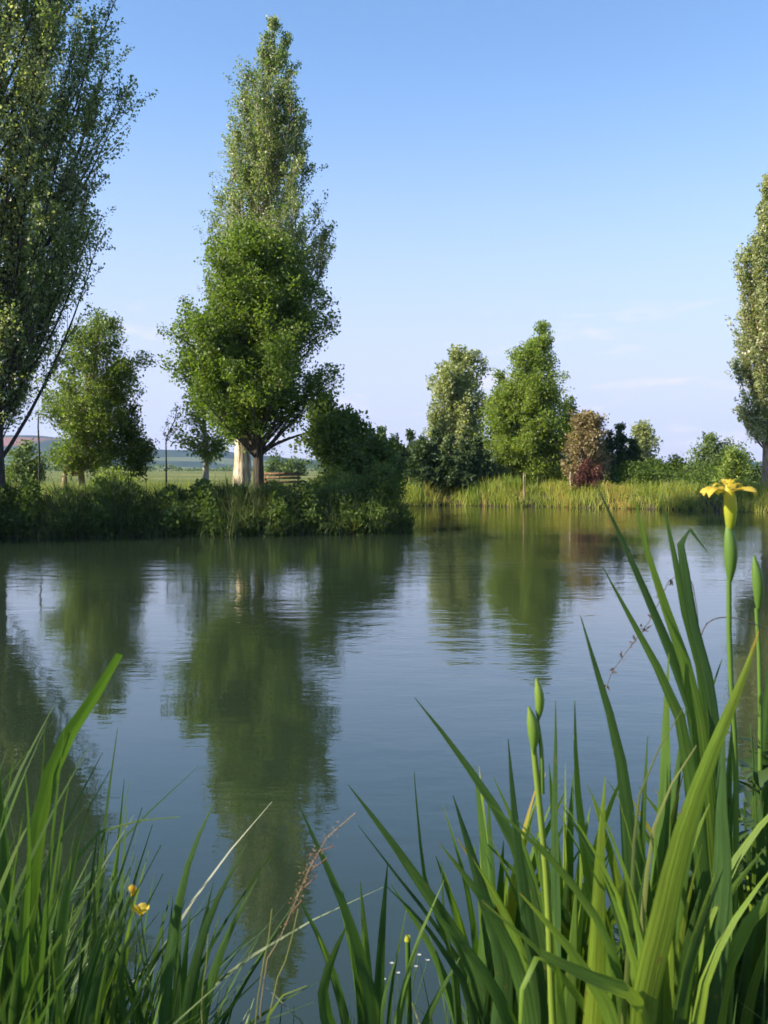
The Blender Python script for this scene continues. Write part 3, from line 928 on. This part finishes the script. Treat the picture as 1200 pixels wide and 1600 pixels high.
o = mesh_obj('undergrowth', V, Q, M['shrub_leaf'], tint=np.repeat(np.clip(rng.normal(.6, .25, len(P)) + 0.3 * (patch(P[:, 0], P[:, 1], 0.5) - 0.5), 0, 1), 4), smooth=False)
tag(o, 'low tangled shrubs at the foot of the trees on the far bank', 'undergrowth', kind='stuff')
n = 9000
fx = rng.uniform(-330, 160, n)
fh = 1.2 + 5.0 * np.clip(patch(fx * 0.06, fx * 0.09, 1.3, 2) - 0.25, 0, 1) ** 1.3
P = np.column_stack([fx, 420 + 0.08 * fx + rng.normal(0, 2.5, n), 0.8 + rng.random(n) * fh])
V, Q = leaf_cloud(P, np.full(n, 1.0), 0.7, 0.1, 0.4)
o = mesh_obj('hedgerow', V, Q, M['far_leaf'], tint=np.repeat(np.clip(rng.normal(.35, .25, n), 0, 1), 4), smooth=False)
tag(o, 'distant hedgerow across the field below the hills', 'hedgerow', kind='stuff')
for x, w, n, lab in ((652, 0.5, 60, 'bright iris clump at the start of the far bank by the dark bush'), (740, 0.6, 80, 'bright green iris clump on the far bank below the conifer row'),
                     (798, 1.0, 130, 'widest bright green iris clump on the far bank below the alder')):
    D = 55.4 if x < 700 else 55.6
    c = at(x, 780, D)
    root = empty('iris_clump', (c[0], c[1], float(ground_z(np.array([c[0]]), np.array([c[1]]))[0])))
    tag(root, lab, 'plant', 'iris clumps on the far bank')
    pp = np.column_stack([c[0] + rng.normal(0, w * 0.5, n), c[1] + rng.normal(0, 0.25, n)])
    pp = np.column_stack([pp, ground_z(pp[:, 0], pp[:, 1])])
    V, Q, T = blades(pp, rng.uniform(0.7, 1.15, n), rng.uniform(0.03, 0.05, n), 0.2, 3, np.clip(rng.normal(.45, .15, n), 0, 1))
    mesh_obj('foliage', V, Q, M['light_shrub'], root, tint=T, smooth=False)


# ------------------------------------------------------------------ bench, poles
def box(cx, cy, cz, sx, sy, sz):
    v = np.array([(x, y, z) for x in (-1, 1) for y in (-1, 1) for z in (-1, 1)]) * np.array([sx, sy, sz]) / 2 + np.array([cx, cy, cz])
    q = [(0, 1, 3, 2), (4, 6, 7, 5), (0, 4, 5, 1), (2, 3, 7, 6), (0, 2, 6, 4), (1, 5, 7, 3)]
    return v, q


bc = at(440, 760, 40.5)
gz = float(ground_z(np.array([bc[0]]), np.array([bc[1]]))[0])
bench = empty('wooden_bench', (bc[0], bc[1], gz))
tag(bench, 'brown wooden bench of horizontal slats beside the maple trunk', 'bench')
for k in range(3):
    v, q = box(bc[0], bc[1] - 0.02 * k, gz + 0.66 + 0.16 * k, 1.5, 0.035, 0.10)
    mesh_obj('back_slat', v, q, M['wood'], bench, smooth=False)
for k in range(3):
    v, q = box(bc[0], bc[1] + 0.12 + 0.14 * k, gz + 0.46, 1.5, 0.11, 0.035)
    mesh_obj('seat_slat', v, q, M['wood'], bench, smooth=False)
for sx in (-0.66, 0.66):
    v, q = box(bc[0] + sx, bc[1] + 0.05, gz + 0.52, 0.075, 0.055, 1.06)
    mesh_obj('leg', v, q, M['wood'], bench, smooth=False)
    v, q = box(bc[0] + sx, bc[1] + 0.46, gz + 0.22, 0.075, 0.055, 0.46)
    mesh_obj('leg', v, q, M['wood'], bench, smooth=False)
    v, q = box(bc[0] + sx, bc[1] + 0.255, gz + 0.41, 0.06, 0.35, 0.06)
    mesh_obj('rail', v, q, M['wood'], bench, smooth=False)
for (px, top, D, r, mat, lab) in ((60, 648, 42, 0.035, 'bark_dark', 'thin dark pole standing left of the young two stemmed tree'), (892, 737, 54.2, 0.05, 'bark_cream', 'short pale post below the copper brown tree'),
                                  (819, 738, 54.6, 0.045, 'bark_tan', 'short tan post in the reeds below the bright alder')):
    c = at(px, top, D)
    g = float(ground_z(np.array([c[0]]), np.array([c[1]]))[0]) - 0.1
    tb = Tubes()
    zz = np.linspace(g, c[2], 8)
    tb.add(np.stack([c[0] + 0.02 * np.sin(zz * 3), np.full(8, c[1]), zz], 1), np.append(np.full(7, r) * np.linspace(1.1, 0.9, 7), r * 0.5), 8, 0.05)
    o = tb.build('wooden_pole', M[mat])
    tag(o, lab, 'pole')


# ------------------------------------------------------------------ foreground: irises, grasses and flowers on the near bank
def gz1(x, y):
    return float(ground_z(np.array([x]), np.array([y]))[0])


def strip(path, W, yaw=0.0, fold=0.10, tint=0.4, tip=None, n=14, blunt=False, parent=None, name='leaf', mat='iris_leaf', basefull=0.75, taper=0.42):
    """a sword-shaped blade along a path that runs from tip to base; W = full width in metres"""
    C = catmull(path, n)
    tan = unit(np.gradient(C, axis=0))
    view = unit(C.mean(0) - np.array([0, 0, CAM_Z]))
    s = unit(np.cross(tan, view))
    nn = np.cross(s, tan)
    yw = (yaw + rng.normal(0, 0.5) * (np.linspace(0, 1, n) - 0.4))[:, None]
    ca, sa = np.cos(yw), np.sin(yw)
    s2 = s * ca + nn * sa
    n2 = nn * ca - s * sa
    t = np.linspace(0, 1, n)
    w = W * 0.5 * np.minimum(1, (t / taper) ** 0.75) * (1 - (1 - basefull) * np.clip((t - 0.6) / 0.4, 0, 1))
    if blunt:
        w = W * 0.5 * np.minimum(1, 0.55 + t * 3)
    w = np.maximum(w, 0.0006)[:, None]
    V = np.stack([C - s2 * w + n2 * w * fold, C - n2 * w * fold, C + s2 * w + n2 * w * fold], 1).reshape(-1, 3)
    i = np.arange(n - 1)[:, None] * 3
    Q = np.concatenate([i + np.array([[0, 1, 4, 3]]), i + np.array([[1, 2, 5, 4]])], 0)
    tv = np.full(n, float(tint))
    tv += 0.05 * np.sin(t * 9 + W * 900)
    if tip is not None:
        tv = tv + (tip - tv) * np.clip(1 - t / 0.16, 0, 1)
    o = mesh_obj(name, V, Q, M[mat], parent, tint=np.repeat(np.clip(tv, 0, 1), 3))
    a = o.data.attributes.new('blade', 'FLOAT_VECTOR', 'POINT')
    off = rng.uniform(0, 50)
    L = np.concatenate([[0], np.cumsum(np.linalg.norm(np.diff(C, axis=0), axis=1))])
    bl = np.stack([np.stack([np.full(n, k - 1.0), L, np.full(n, off)], 1) for k in range(3)], 1)
    a.data.foreach_set('vector', bl.astype(np.float32).ravel())
    return o


def plant(name, label, cat, base_px, D, group=None):
    """an Empty on the bank below the pixel column base_px at distance D"""
    x = (base_px - 600) / FPX * D
    return tag(empty(name, (x, D, gz1(x, D))), label, cat, group)


def pleaf(root, pts, w, dz=0.0, tint=0.4, yaw=None, depth=None, spread=0.05, **kw):
    """leaf through photograph pixels at the plant's own distance (dz metres nearer or farther), rooted in its base"""
    D = root.location.y + dz
    P = [at(p[0], p[1], D + (p[2] if len(p) > 2 else 0)) for p in pts]
    b = np.array(root.location) + np.array([rng.normal(0, spread * 0.6), dz * 0.6, -0.03])
    last = P[-1]
    if last[2] > b[2] + 0.02:
        low = last * 0.45 + b * 0.55
        low[0] = last[0] * 0.6 + b[0] * 0.4
        P += [low, b]
    W = w / FPX * D
    return strip(np.array(P), W, rng.normal(0, 0.25) if yaw is None else yaw, tint=tint, parent=root, **kw)


def stalk(root, pts, r, dz=0.0, name='stem', mat='bud_green', tint=0.6, to_base=True, n=14):
    D = root.location.y + dz
    P = [at(p[0], p[1], D) for p in pts]
    if to_base:
        P.append(np.array(root.location) + np.array([0.01, dz * 0.6, -0.03]))
    C = catmull(P, n)
    tb = Tubes()
    tb.add(C, np.linspace(r * 0.75, r * 1.15, n), 8)
    o = mesh_obj(name, np.vstack(tb.V), np.vstack(tb.Q), M[mat], root, tint=np.full(tb.n, tint))
    return o


def bud(root, top, bottom, w, dz=0.0, name='bud', mat='bud_green', t0=0.3, t1=0.8, bulge=0.6):
    """spindle-shaped bud from the pixel at its top to the pixel at its foot"""
    D = root.location.y + dz
    a, b = at(*top, D), at(*bottom, D)
    n = 12
    t = np.linspace(0, 1, n)
    prof = np.sin(np.pi * np.clip(t, 0.03, 0.97) ** bulge) ** 0.8
    C = a[None] * (1 - t)[:, None] + b[None] * t[:, None]
    C[:, 0] += 0.004 * np.sin(t * 3.1)
    tb = Tubes()
    tb.add(C, np.maximum(prof * w / FPX * D * 0.5, 0.0012), 9)
    return mesh_obj(name, np.vstack(tb.V), np.vstack(tb.Q), M[mat], root, tint=np.repeat(t1 + (t0 - t1) * t, 9))


def petal(root, c, az, length, width, rise, sag, name='petal', mat='yellow_petal', n=9, m=7, ruffle=0.35, tint=0.6):
    """a petal that leaves c in direction az, arches by rise and droops by sag"""
    t = np.linspace(0, 1, n)[:, None]
    s = np.linspace(-1, 1, m)[None, :]
    d = np.array([math.cos(az), math.sin(az), 0])
    e = np.array([-math.sin(az), math.cos(az), 0])
    w = width * 0.5 * (0.22 + 0.78 * np.sin(np.pi * np.clip(t, 0, 1) ** 1.35 * 0.88) ** 0.9)
    out = length * (np.sin(t * 1.5) / np.sin(1.5))
    z = rise * np.sin(t * np.pi * 0.62) - sag * t ** 2.6 - 0.3 * w * s ** 2 * (1 - 0.5 * t) + ruffle * width * 0.25 * np.sin(s * 5 + t * 6) * t
    V = c + out[..., None] * d + (w * s)[..., None] * e + z[..., None] * np.array([0, 0, 1])
    V = V.reshape(-1, 3)
    I, J = np.meshgrid(np.arange(m - 1), np.arange(n - 1))
    a = (J * m + I).ravel()
    Q = np.stack([a, a + 1, a + m + 1, a + m], 1)
    tv = np.clip(tint + 0.3 * (t - 0.5) + 0 * s + rng.normal(0, 0.14, (n, m)), 0, 1)
    return mesh_obj(name, V, Q, M[mat], root, tint=tv.ravel())


IRIS = 'irises on the near bank'
# flowering iris at the right edge
p = plant('iris_plant', 'yellow flowering iris with a tall leaf fan and one bent leaf tip', 'plant', 1125, 1.70, IRIS)
pleaf(p, [(933, 760), (985, 872), (1040, 1000), (1082, 1110), (1108, 1300), (1115, 1500)], 25, 0.02, 0.06)
pleaf(p, [(989, 768), (1012, 865), (1052, 985), (1088, 1100), (1108, 1300), (1120, 1500)], 29, -0.02, 0.62)
pleaf(p, [(1034, 775), (1050, 850), (1072, 960), (1100, 1060), (1122, 1250), (1130, 1500)], 30, 0.0, 0.35)
pleaf(p, [(1105, 862), (1090, 838), (1073, 825), (1063, 836), (1068, 880), (1085, 980), (1112, 1090), (1126, 1300)], 16, -0.03, 0.1, n=30, taper=0.11, yaw=0.3)
pleaf(p, [(942, 886), (985, 965), (1030, 1048), (1062, 1120), (1090, 1300), (1105, 1500)], 27, -0.05, 0.42)
pleaf(p, [(1128, 1030), (1108, 1085), (1100, 1180), (1108, 1350)], 20, 0.05, 0.2)
pleaf(p, [(1150, 1090), (1140, 1200), (1136, 1350)], 26, 0.06, 0.12)
stalk(p, [(1139, 905), (1140, 960), (1139, 1020), (1146, 1120), (1150, 1250), (1146, 1450)], 0.0055, -0.02, tint=0.35)
bud(p, (1137, 812), (1139, 918), 21, -0.02, 'spathe', t0=0.15, t1=0.55, bulge=0.9)
bud(p, (1137, 756), (1138, 845), 21, -0.02, 'flower_tube', 'flower_tube', 0.15, 1.0, 0.75)
fc = at(1137, 768, p.location.y - 0.02)
def bloom(root, c, name='flower'):
    o = empty(name, c - np.array(root.location))
    o.parent = root
    return o


fl = bloom(p, fc)
for az, L, wd in ((math.pi + 0.25, 0.042, 0.044), (-0.2, 0.045, 0.044), (1.7, 0.042, 0.042)):
    petal(fl, fc, az, L, wd, 0.012, 0.015, 'fall_petal', tint=0.5)
for az in (1.2, 3.3, 5.2):
    petal(fl, fc + np.array([0, 0, 0.004]), az, 0.010, 0.014, 0.016, 0.0, 'standard_petal', tint=0.6)
for az in (math.pi - 0.15, 0.18, 4.7):
    petal(fl, fc + np.array([0, 0, 0.004]), az, 0.024, 0.015, 0.014, 0.012, 'style_arm', tint=0.4)

p = plant('iris_plant', 'iris with one closed bud at the right edge of the photo', 'plant', 1185, 1.85, IRIS)
stalk(p, [(1182, 950), (1186, 1020), (1188, 1150), (1186, 1400)], 0.005, 0, tint=0.4)
bud(p, (1178, 868), (1184, 960), 18, 0, t0=0.2, t1=0.45, bulge=0.9)
pleaf(p, [(1210, 960), (1198, 1100), (1190, 1300), (1186, 1500)], 24, 0.03, 0.25)
pleaf(p, [(1172, 1130), (1184, 1250), (1190, 1400)], 24, -0.04, 0.1)
pleaf(p, [(1240, 1010), (1215, 1150), (1200, 1400)], 24, 0.0, 0.4)

p = plant('iris_plant', 'iris with a broad bright leaf leaning right, its tip withered orange', 'plant', 1035, 1.42, IRIS)
pleaf(p, [(1186, 985), (1160, 1062), (1112, 1180), (1066, 1310), (1034, 1450), (1005, 1590)], 44, 0, 0.80, yaw=0.35, tip=0.99, n=18)
pleaf(p, [(1132, 1130), (1126, 1250), (1128, 1380), (1112, 1520), (1090, 1640)], 44, 0.08, 0.05, yaw=-0.2)
pleaf(p, [(845, 1488, -0.02), (900, 1516, 0), (960, 1544, 0.02), (1010, 1580, 0.05)], 30, -0.05, 0.88, yaw=0.5, blunt=True)
pleaf(p, [(812, 1600, 0.0), (812, 1560, 0.0), (826, 1515, 0.0), (848, 1489, 0.02), (870, 1502, 0.03)], 12, -0.07, 0.7, n=16, blunt=True)
pleaf(p, [(1010, 1340), (1000, 1450), (1000, 1600)], 30, 0.1, 0.1)

p = plant('iris_plant', 'iris of upright leaves in front of the flowering iris', 'plant', 1005, 1.62, IRIS)
pleaf(p, [(907, 962), (930, 1040), (952, 1112), (972, 1200), (988, 1350), (995, 1550)], 27, 0, 0.12)
pleaf(p, [(1045, 1020), (1040, 1120), (1038, 1250), (1026, 1420), (1015, 1600)], 36, 0.05, 0.48)
pleaf(p, [(898, 1095), (900, 1190), (908, 1290), (925, 1400), (960, 1560)], 21, -0.06, 0.66)
pleaf(p, [(1072, 1105), (1056, 1230), (1036, 1400)], 26, 0.07, 0.2)
pleaf(p, [(965, 1150), (975, 1290), (985, 1450)], 24, 0.08, 0.08)
pleaf(p, [(1012, 1150), (1004, 1300), (1000, 1450)], 18, 0.03, 0.3)

p = plant('iris_plant', 'iris with two green buds on one stem before the open water', 'plant', 880, 1.58, IRIS)
stalk(p, [(833, 1160), (842, 1250), (852, 1350), (858, 1450), (862, 1560)], 0.006, -0.04, tint=0.85)
bud(p, (838, 1060), (840, 1130), 15, -0.04, t0=0.5, t1=0.9, bulge=0.9)
stalk(p, [(840, 1125), (846, 1175), (847, 1240)], 0.0035, -0.04, tint=0.6, to_base=False, n=6)
bud(p, (826, 1104), (833, 1178), 19, -0.045, t0=0.5, t1=0.75, bulge=0.95)
pleaf(p, [(868, 1095), (868, 1180), (866, 1300), (868, 1450)], 20, 0.03, 0.05)
pleaf(p, [(946, 1212), (938, 1330), (934, 1450), (928, 1590)], 34, -0.1, 0.86, yaw=0.1)
pleaf(p, [(648, 1090), (700, 1156), (758, 1238), (800, 1310), (832, 1410), (855, 1560)], 23, 0.08, 0.18)
pleaf(p, [(794, 1154), (802, 1250), (812, 1350), (828, 1460), (845, 1580)], 24, 0.05, 0.1)
pleaf(p, [(838, 1300), (850, 1400), (866, 1520)], 20, 0.0, 0.55)
pleaf(p, [(905, 1330), (898, 1440), (890, 1560)], 22, -0.02, 0.5)

p = plant('iris_plant', 'iris with leaves fanned low to the left over the water', 'plant', 770, 1.72, IRIS)
pleaf(p, [(708, 1243), (738, 1340), (764, 1430), (788, 1520)], 32, -0.05, 0.06)
pleaf(p, [(544, 1226), (608, 1310), (670, 1400), (728, 1490), (755, 1590)], 25, 0.0, 0.2)
pleaf(p, [(647, 1206), (655, 1300), (668, 1390), (712, 1520)], 10, 0.05, 0.3)
pleaf(p, [(603, 1384), (650, 1430), (692, 1484), (736, 1570)], 15, -0.03, 0.14)
pleaf(p, [(690, 1345), (694, 1440), (712, 1550)], 11, 0.05, 0.1)
pleaf(p, [(560, 1290), (620, 1368), (690, 1460), (740, 1560)], 9, 0.06, 0.1)
pleaf(p, [(820, 1330), (808, 1430), (798, 1560)], 20, 0.06, 0.12)

p = plant('sedge_plant', 'sedge with one long dark leaf arching left beside a folded leaf', 'plant', 585, 1.66, IRIS)
pleaf(p, [(466, 1255), (500, 1330), (540, 1422), (568, 1510), (588, 1600)], 23, 0, 0.1)
pleaf(p, [(545, 1440), (518, 1500), (505, 1560), (530, 1660)], 28, 0.02, 0.35)
pleaf(p, [(545, 1440), (552, 1500), (565, 1590)], 14, 0.04, 0.03)
pleaf(p, [(625, 1480), (600, 1560), (592, 1640)], 14, 0.0, 0.2)

p = plant('sedge_plant', 'sedge with one long blunt leaf leaning over the water at the left', 'plant', 30, 1.62, IRIS)
pleaf(p, [(187, 1022), (150, 1085), (98, 1165), (66, 1260), (48, 1400), (30, 1600)], 25, 0, 0.45, blunt=True, yaw=0.2)
pleaf(p, [(-10, 1120), (0, 1250), (10, 1400), (20, 1590)], 20, 0.04, 0.3)
pleaf(p, [(70, 1140), (66, 1230), (54, 1350), (40, 1500)], 15, 0.05, 0.5)
pleaf(p, [(40, 1210), (46, 1320), (40, 1480)], 14, -0.05, 0.35)

p = plant('sedge_plant', 'sedge with two dark leaves curving up left of the reddish seed head', 'plant', 272, 1.60, IRIS)
pleaf(p, [(336, 1252), (302, 1326), (282, 1400), (264, 1500), (256, 1600)], 21, 0, 0.12)
pleaf(p, [(386, 1318), (342, 1400), (312, 1480), (290, 1600)], 19, 0.03, 0.05)
pleaf(p, [(255, 1365), (222, 1430), (190, 1500), (200, 1620)], 10, 0.05, 0.2)

p = plant('sedge_plant', 'low sedge of narrow pale and dark leaves in the lower left corner', 'plant', 90, 1.50, IRIS)
for pts, w, tn in (([(172, 1204), (132, 1280), (108, 1400), (95, 1550)], 9, .05), ([(282, 1276), (200, 1286), (130, 1320), (100, 1420), (90, 1560)], 10, .5),
                   ([(172, 1345), (112, 1440), (54, 1540), (40, 1640)], 11, .7), ([(222, 1262), (190, 1360), (150, 1480), (120, 1600)], 8, .1),
                   ([(252, 1320), (215, 1390), (160, 1500), (130, 1620)], 7, .1), ([(100, 1374), (62, 1480), (40, 1600)], 16, .6), ([(162, 1420), (170, 1480), (150, 1620)], 12, .72),
                   ([(80, 1466), (86, 1540), (92, 1640)], 9, .8), ([(60, 1400), (30, 1500), (20, 1640)], 16, .5), ([(120, 1290), (100, 1390), (85, 1520)], 10, .2)):
    pleaf(p, pts, w, rng.uniform(-0.06, 0.06), tn)

for o in [o for o in bpy.data.objects if o.get('group') == IRIS and o.type == 'EMPTY']:
    Dp = o.location.y
    bpx = 600 + o.location.x / Dp * FPX
    big = o.name.startswith('iris_plant') and bpx > 700
    for k in range(26 if big else 11):
        lean = rng.normal(0, 85 if big else 60)
        ty_ = rng.uniform(1190, 1420) if big else rng.uniform(1330, 1500)
        pleaf(o, [(bpx + lean * 1.3, ty_), (bpx + lean * 0.75, ty_ + 110), (bpx + lean * 0.4, ty_ + 240)], rng.uniform(13, 31) if big else rng.uniform(11, 21),
              rng.uniform(0.0, 0.16), float(np.clip(rng.normal(0.58 if big else 0.25, 0.25), 0, 0.9)), yaw=rng.normal(0, 0.7), tip=0.97 if rng.random() < 0.3 else None)

# reddish seed head in the middle
p = plant('sorrel_plant', 'dry reddish seed head on a leaning stem above the water', 'plant', 385, 1.55)
stalk(p, [(556, 1270), (520, 1300), (496, 1330), (470, 1390), (436, 1470), (408, 1560)], 0.0011, 0, 'stem', 'dry_seed', 0.9)
ax = catmull([at(556, 1270, 1.55), at(520, 1300, 1.55), at(496, 1330, 1.55), at(470, 1390, 1.55), at(440, 1462, 1.55)], 60)
C = ax[np.clip((rng.normal(32, 12, 240)).astype(int), 3, 57)] + rng.normal(size=(240, 3)) * 0.0045
V, Q = leaf_cloud(C, np.full(240, 0.005), 0.4, 0.2, 0.2)
o = mesh_obj('seed_cluster', V, Q, M['dry_seed'], p, tint=np.repeat(rng.random(240), 4), smooth=False)
o['kind'] = 'stuff'
for a_, b_ in (((500, 1330), (522, 1322)), ((484, 1362), (512, 1340)), ((470, 1392), (496, 1368)), ((452, 1430), (474, 1404))):
    stalk(p, [b_, a_], 0.001, 0, 'side_stem', 'dry_seed', 0.5, to_base=False, n=5)
p = plant('grass_plant', 'pale thin grass stems left of the reddish seed head', 'plant', 345, 1.50)
for pts in ([(425, 1420), (418, 1480), (402, 1570)], [(325, 1460), (322, 1520), (316, 1600)], [(466, 1420), (450, 1490), (420, 1590)]):
    stalk(p, pts, 0.0011, rng.uniform(-.04, .04), 'stem', 'grass_leaf', 0.95)
pleaf(p, [(480, 1540), (450, 1555), (420, 1580)], 9, -0.05, 0.8)
# buttercup at the left
p = plant('buttercup_plant', 'small yellow buttercup among the dark grass at the left', 'flower', 245, 1.58)
stalk(p, [(220, 1432), (226, 1480), (236, 1560)], 0.0016, 0, tint=0.3)
bc_ = at(220, 1430, 1.58)
fl = bloom(p, bc_)
for k in range(5):
    petal(fl, bc_, k * 2 * math.pi / 5 + 0.3, 0.013, 0.014, 0.011, -0.004, 'petal', ruffle=0.05, tint=0.4, n=5, m=5)
bud(p, (203, 1384), (205, 1400), 12, 0, 'bud', 'yellow_petal', 0.2, 0.2)
stalk(p, [(205, 1400), (214, 1450), (230, 1540)], 0.001, 0, 'side_stem', tint=0.3, to_base=False, n=6)
# arching grass panicle before the flowering iris
p = plant('panicle_grass', 'thin arching grass with dark seeds drooping between the iris leaves', 'plant', 1090, 1.78)
stalk(p, [(945, 1082), (955, 1052), (985, 1010), (1018, 965), (1050, 900), (1075, 895), (1090, 960), (1095, 1100), (1092, 1300)], 0.0009, 0, 'stem', 'dark_seed', 0.5, n=40)
ax = catmull([at(945, 1082, 1.78), at(955, 1052, 1.78), at(985, 1010, 1.78), at(1018, 965, 1.78), at(1050, 900, 1.78)], 40)
C = np.repeat(ax[2::5], 5, 0) + rng.normal(size=(len(ax[2::5]) * 5, 3)) * 0.004
V, Q = leaf_cloud(C, np.full(len(C), 0.013), 0.35, 0.3, 0.1)
o = mesh_obj('seed_cluster', V, Q, M['dark_seed'], p, tint=np.repeat(rng.random(len(C)), 4), smooth=False)
o['kind'] = 'stuff'
stalk(p, [(1200, 985), (1160, 968), (1120, 966), (1098, 985), (1090, 1040)], 0.0012, 0.02, 'stem', 'dark_seed', 0.5, to_base=False, n=16)
p = plant('grass_plant', 'two pale narrow grass blades crossing before the broad bright iris leaf', 'plant', 985, 1.45)
pleaf(p, [(1068, 1105), (1032, 1165), (1000, 1240), (990, 1330), (985, 1450)], 9, 0.0, 0.9, mat='grass_leaf')
pleaf(p, [(1088, 1165), (1052, 1220), (1020, 1300), (1008, 1400), (1000, 1500)], 11, 0.0, 0.95, mat='grass_leaf')
# forget-me-not-like plant and a cut reed at the bottom
p = plant('white_flower_plant', 'tiny whitish flowers low by the water at the bottom', 'flower', 620, 1.95)
for k, (x, y) in enumerate([(612, 1505), (622, 1520), (640, 1500), (655, 1492), (668, 1500), (600, 1530), (650, 1510)]):
    stalk(p, [(x, y), (x * 0.6 + 620 * 0.4, y + 60)], 0.0008, 0, 'stem', tint=0.3, n=6)
    c = at(x, y, 1.95)
    fl = bloom(p, c)
    for q_ in range(5):
        petal(fl, c, q_ * 1.2566 + k, 0.004, 0.004, 0.001, 0.0, 'petal', 'white_flower', n=3, m=3, ruffle=0, tint=0.5)
p = plant('reed_stump', 'short cut reed stem with pale end at the bottom edge', 'plant', 640, 1.8)
stalk(p, [(637, 1468), (638, 1520), (640, 1600)], 0.006, 0, tint=0.1)
stalk(p, [(637, 1462), (637, 1470)], 0.0055, 0, 'cut_end', 'flower_tube', 0.6, to_base=False, n=3)


# thick low grass and weeds of the near bank
def near_grass(n, x0, x1, y0, y1, h0, h1, w0, w1, mat, name, label, mean=.4, lean=.35, dirx=None):
    P = scatter(n, x0, x1, y0, y1, 0.05, 30)
    dirs = None if dirx is None else rng.normal(dirx, 0.8, n)
    V, Q, T = blades(P, rng.uniform(h0, h1, n), rng.uniform(w0, w1, n), lean, 7, np.clip(rng.normal(mean, .25, n), 0, 1), dirs)
    o = mesh_obj(name, V, Q, M[mat], tint=T)
    return tag(o, label, 'grass', kind='stuff')


near_grass(600, -1.45, -0.40, 1.3, 2.6, 0.28, 0.70, 0.012, 0.024, 'grass_leaf', 'grass', 'dense long grass filling the lower left corner', .24, .35, 0.3)
near_grass(130, -1.3, -0.54, 1.45, 2.2, 0.55, 0.90, 0.011, 0.022, 'grass_leaf', 'grass', 'tallest dark grass at the left edge of the photo', .22, .22, 0.2)
near_grass(620, -0.55, 0.30, 1.5, 2.8, 0.14, 0.42, 0.006, 0.014, 'grass_leaf', 'grass', 'shorter dark grass along the bottom edge in the middle', .25, .45)
near_grass(1100, 0.12, 1.4, 1.5, 2.8, 0.22, 0.62, 0.006, 0.014, 'grass_leaf', 'grass', 'thin grass between the iris leaves at the right', .35, .3)
near_grass(5000, -9, 9, -6, 1.3, 0.12, 0.38, 0.004, 0.009, 'grass_leaf', 'grass', 'grass on the bank under the photographer', .45, .35)
near_grass(5000, -14, 14, 1.5, 3.4, 0.25, 0.55, 0.006, 0.012, 'grass_leaf', 'grass', 'grass along the edge of the near bank', .4, .35) if False else None

def round_leaves(C, L, aspect):
    """oval pointed leaves, cupped along the midrib and drooping at the tip"""
    n = len(C)
    az = rng.uniform(0, 2 * math.pi, n)
    d = np.stack([np.cos(az), np.sin(az), rng.normal(0.1, 0.35, n)], 1)
    d = unit(d)
    up = unit(np.array([0, 0, 1.0]) + rng.normal(size=(n, 3)) * 0.35)
    s_ = unit(np.cross(d, up))
    nn = np.cross(s_, d)
    L = (L * rng.uniform(0.5, 1.35, n))[:, None]
    V = []
    ts = (0.0, 0.18, 0.45, 0.75, 1.0)
    ws = (0.06, 0.75, 1.0, 0.62, 0.03)
    for t_, w_ in zip(ts, ws):
        c = C + d * L * t_ - nn * L * 0.28 * t_ ** 2
        h_ = s_ * L * aspect * 0.5 * w_
        V += [c - h_ + nn * L * 0.10 * w_, c, c + h_ + nn * L * 0.10 * w_]
    V = np.stack(V, 1).reshape(-1, 3)
    q = np.array([[3 * a + b, 3 * a + b + 1, 3 * a + b + 4, 3 * a + b + 3] for a in range(4) for b in range(2)])
    return V, (np.arange(n)[:, None, None] * 15 + q[None]).reshape(-1, 4), 15


P = scatter(6500, 0.16, 1.5, 1.75, 2.75, 0.1, 30)
top = np.interp(P[:, 0] / P[:, 1], [0.06, 0.14, 0.25, 0.36], [0.15, 0.35, 0.62, 0.9])
P[:, 2] += rng.random(len(P)) ** 0.8 * top
V, Q, k_ = round_leaves(P, 0.048, 0.62)
o = mesh_obj('undergrowth', V, Q, M['herb_leaf'], tint=np.repeat(np.clip(rng.normal(.4, .26, len(P)), 0, 1), k_))
tag(o, 'dark broad leaved weeds behind the irises at the lower right', 'undergrowth', kind='stuff')


# ------------------------------------------------------------------ evening haze over the whole place
def build_haze():
    x0, x1, y0, y1, z0, z1 = -3150, 3150, -1300, 3200, -2.1, 140
    v, q = box((x0 + x1) / 2, (y0 + y1) / 2, (z0 + z1) / 2, x1 - x0, y1 - y0, z1 - z0)
    m, nt, out = new_mat('haze')
    pv = nt.nodes.new('ShaderNodeVolumePrincipled')
    pv.inputs['Color'].default_value = (0.42, 0.62, 1.0, 1)
    pv.inputs['Density'].default_value = 0.00013
    pv.inputs['Anisotropy'].default_value = 0.1
    nt.links.new(pv.outputs[0], out.inputs['Volume'])
    o = mesh_obj('haze', v, q, m, smooth=False)
    tag(o, 'thin blue evening haze over the far hills', 'haze', kind='stuff')


build_haze()
print('leaves', tree.total)
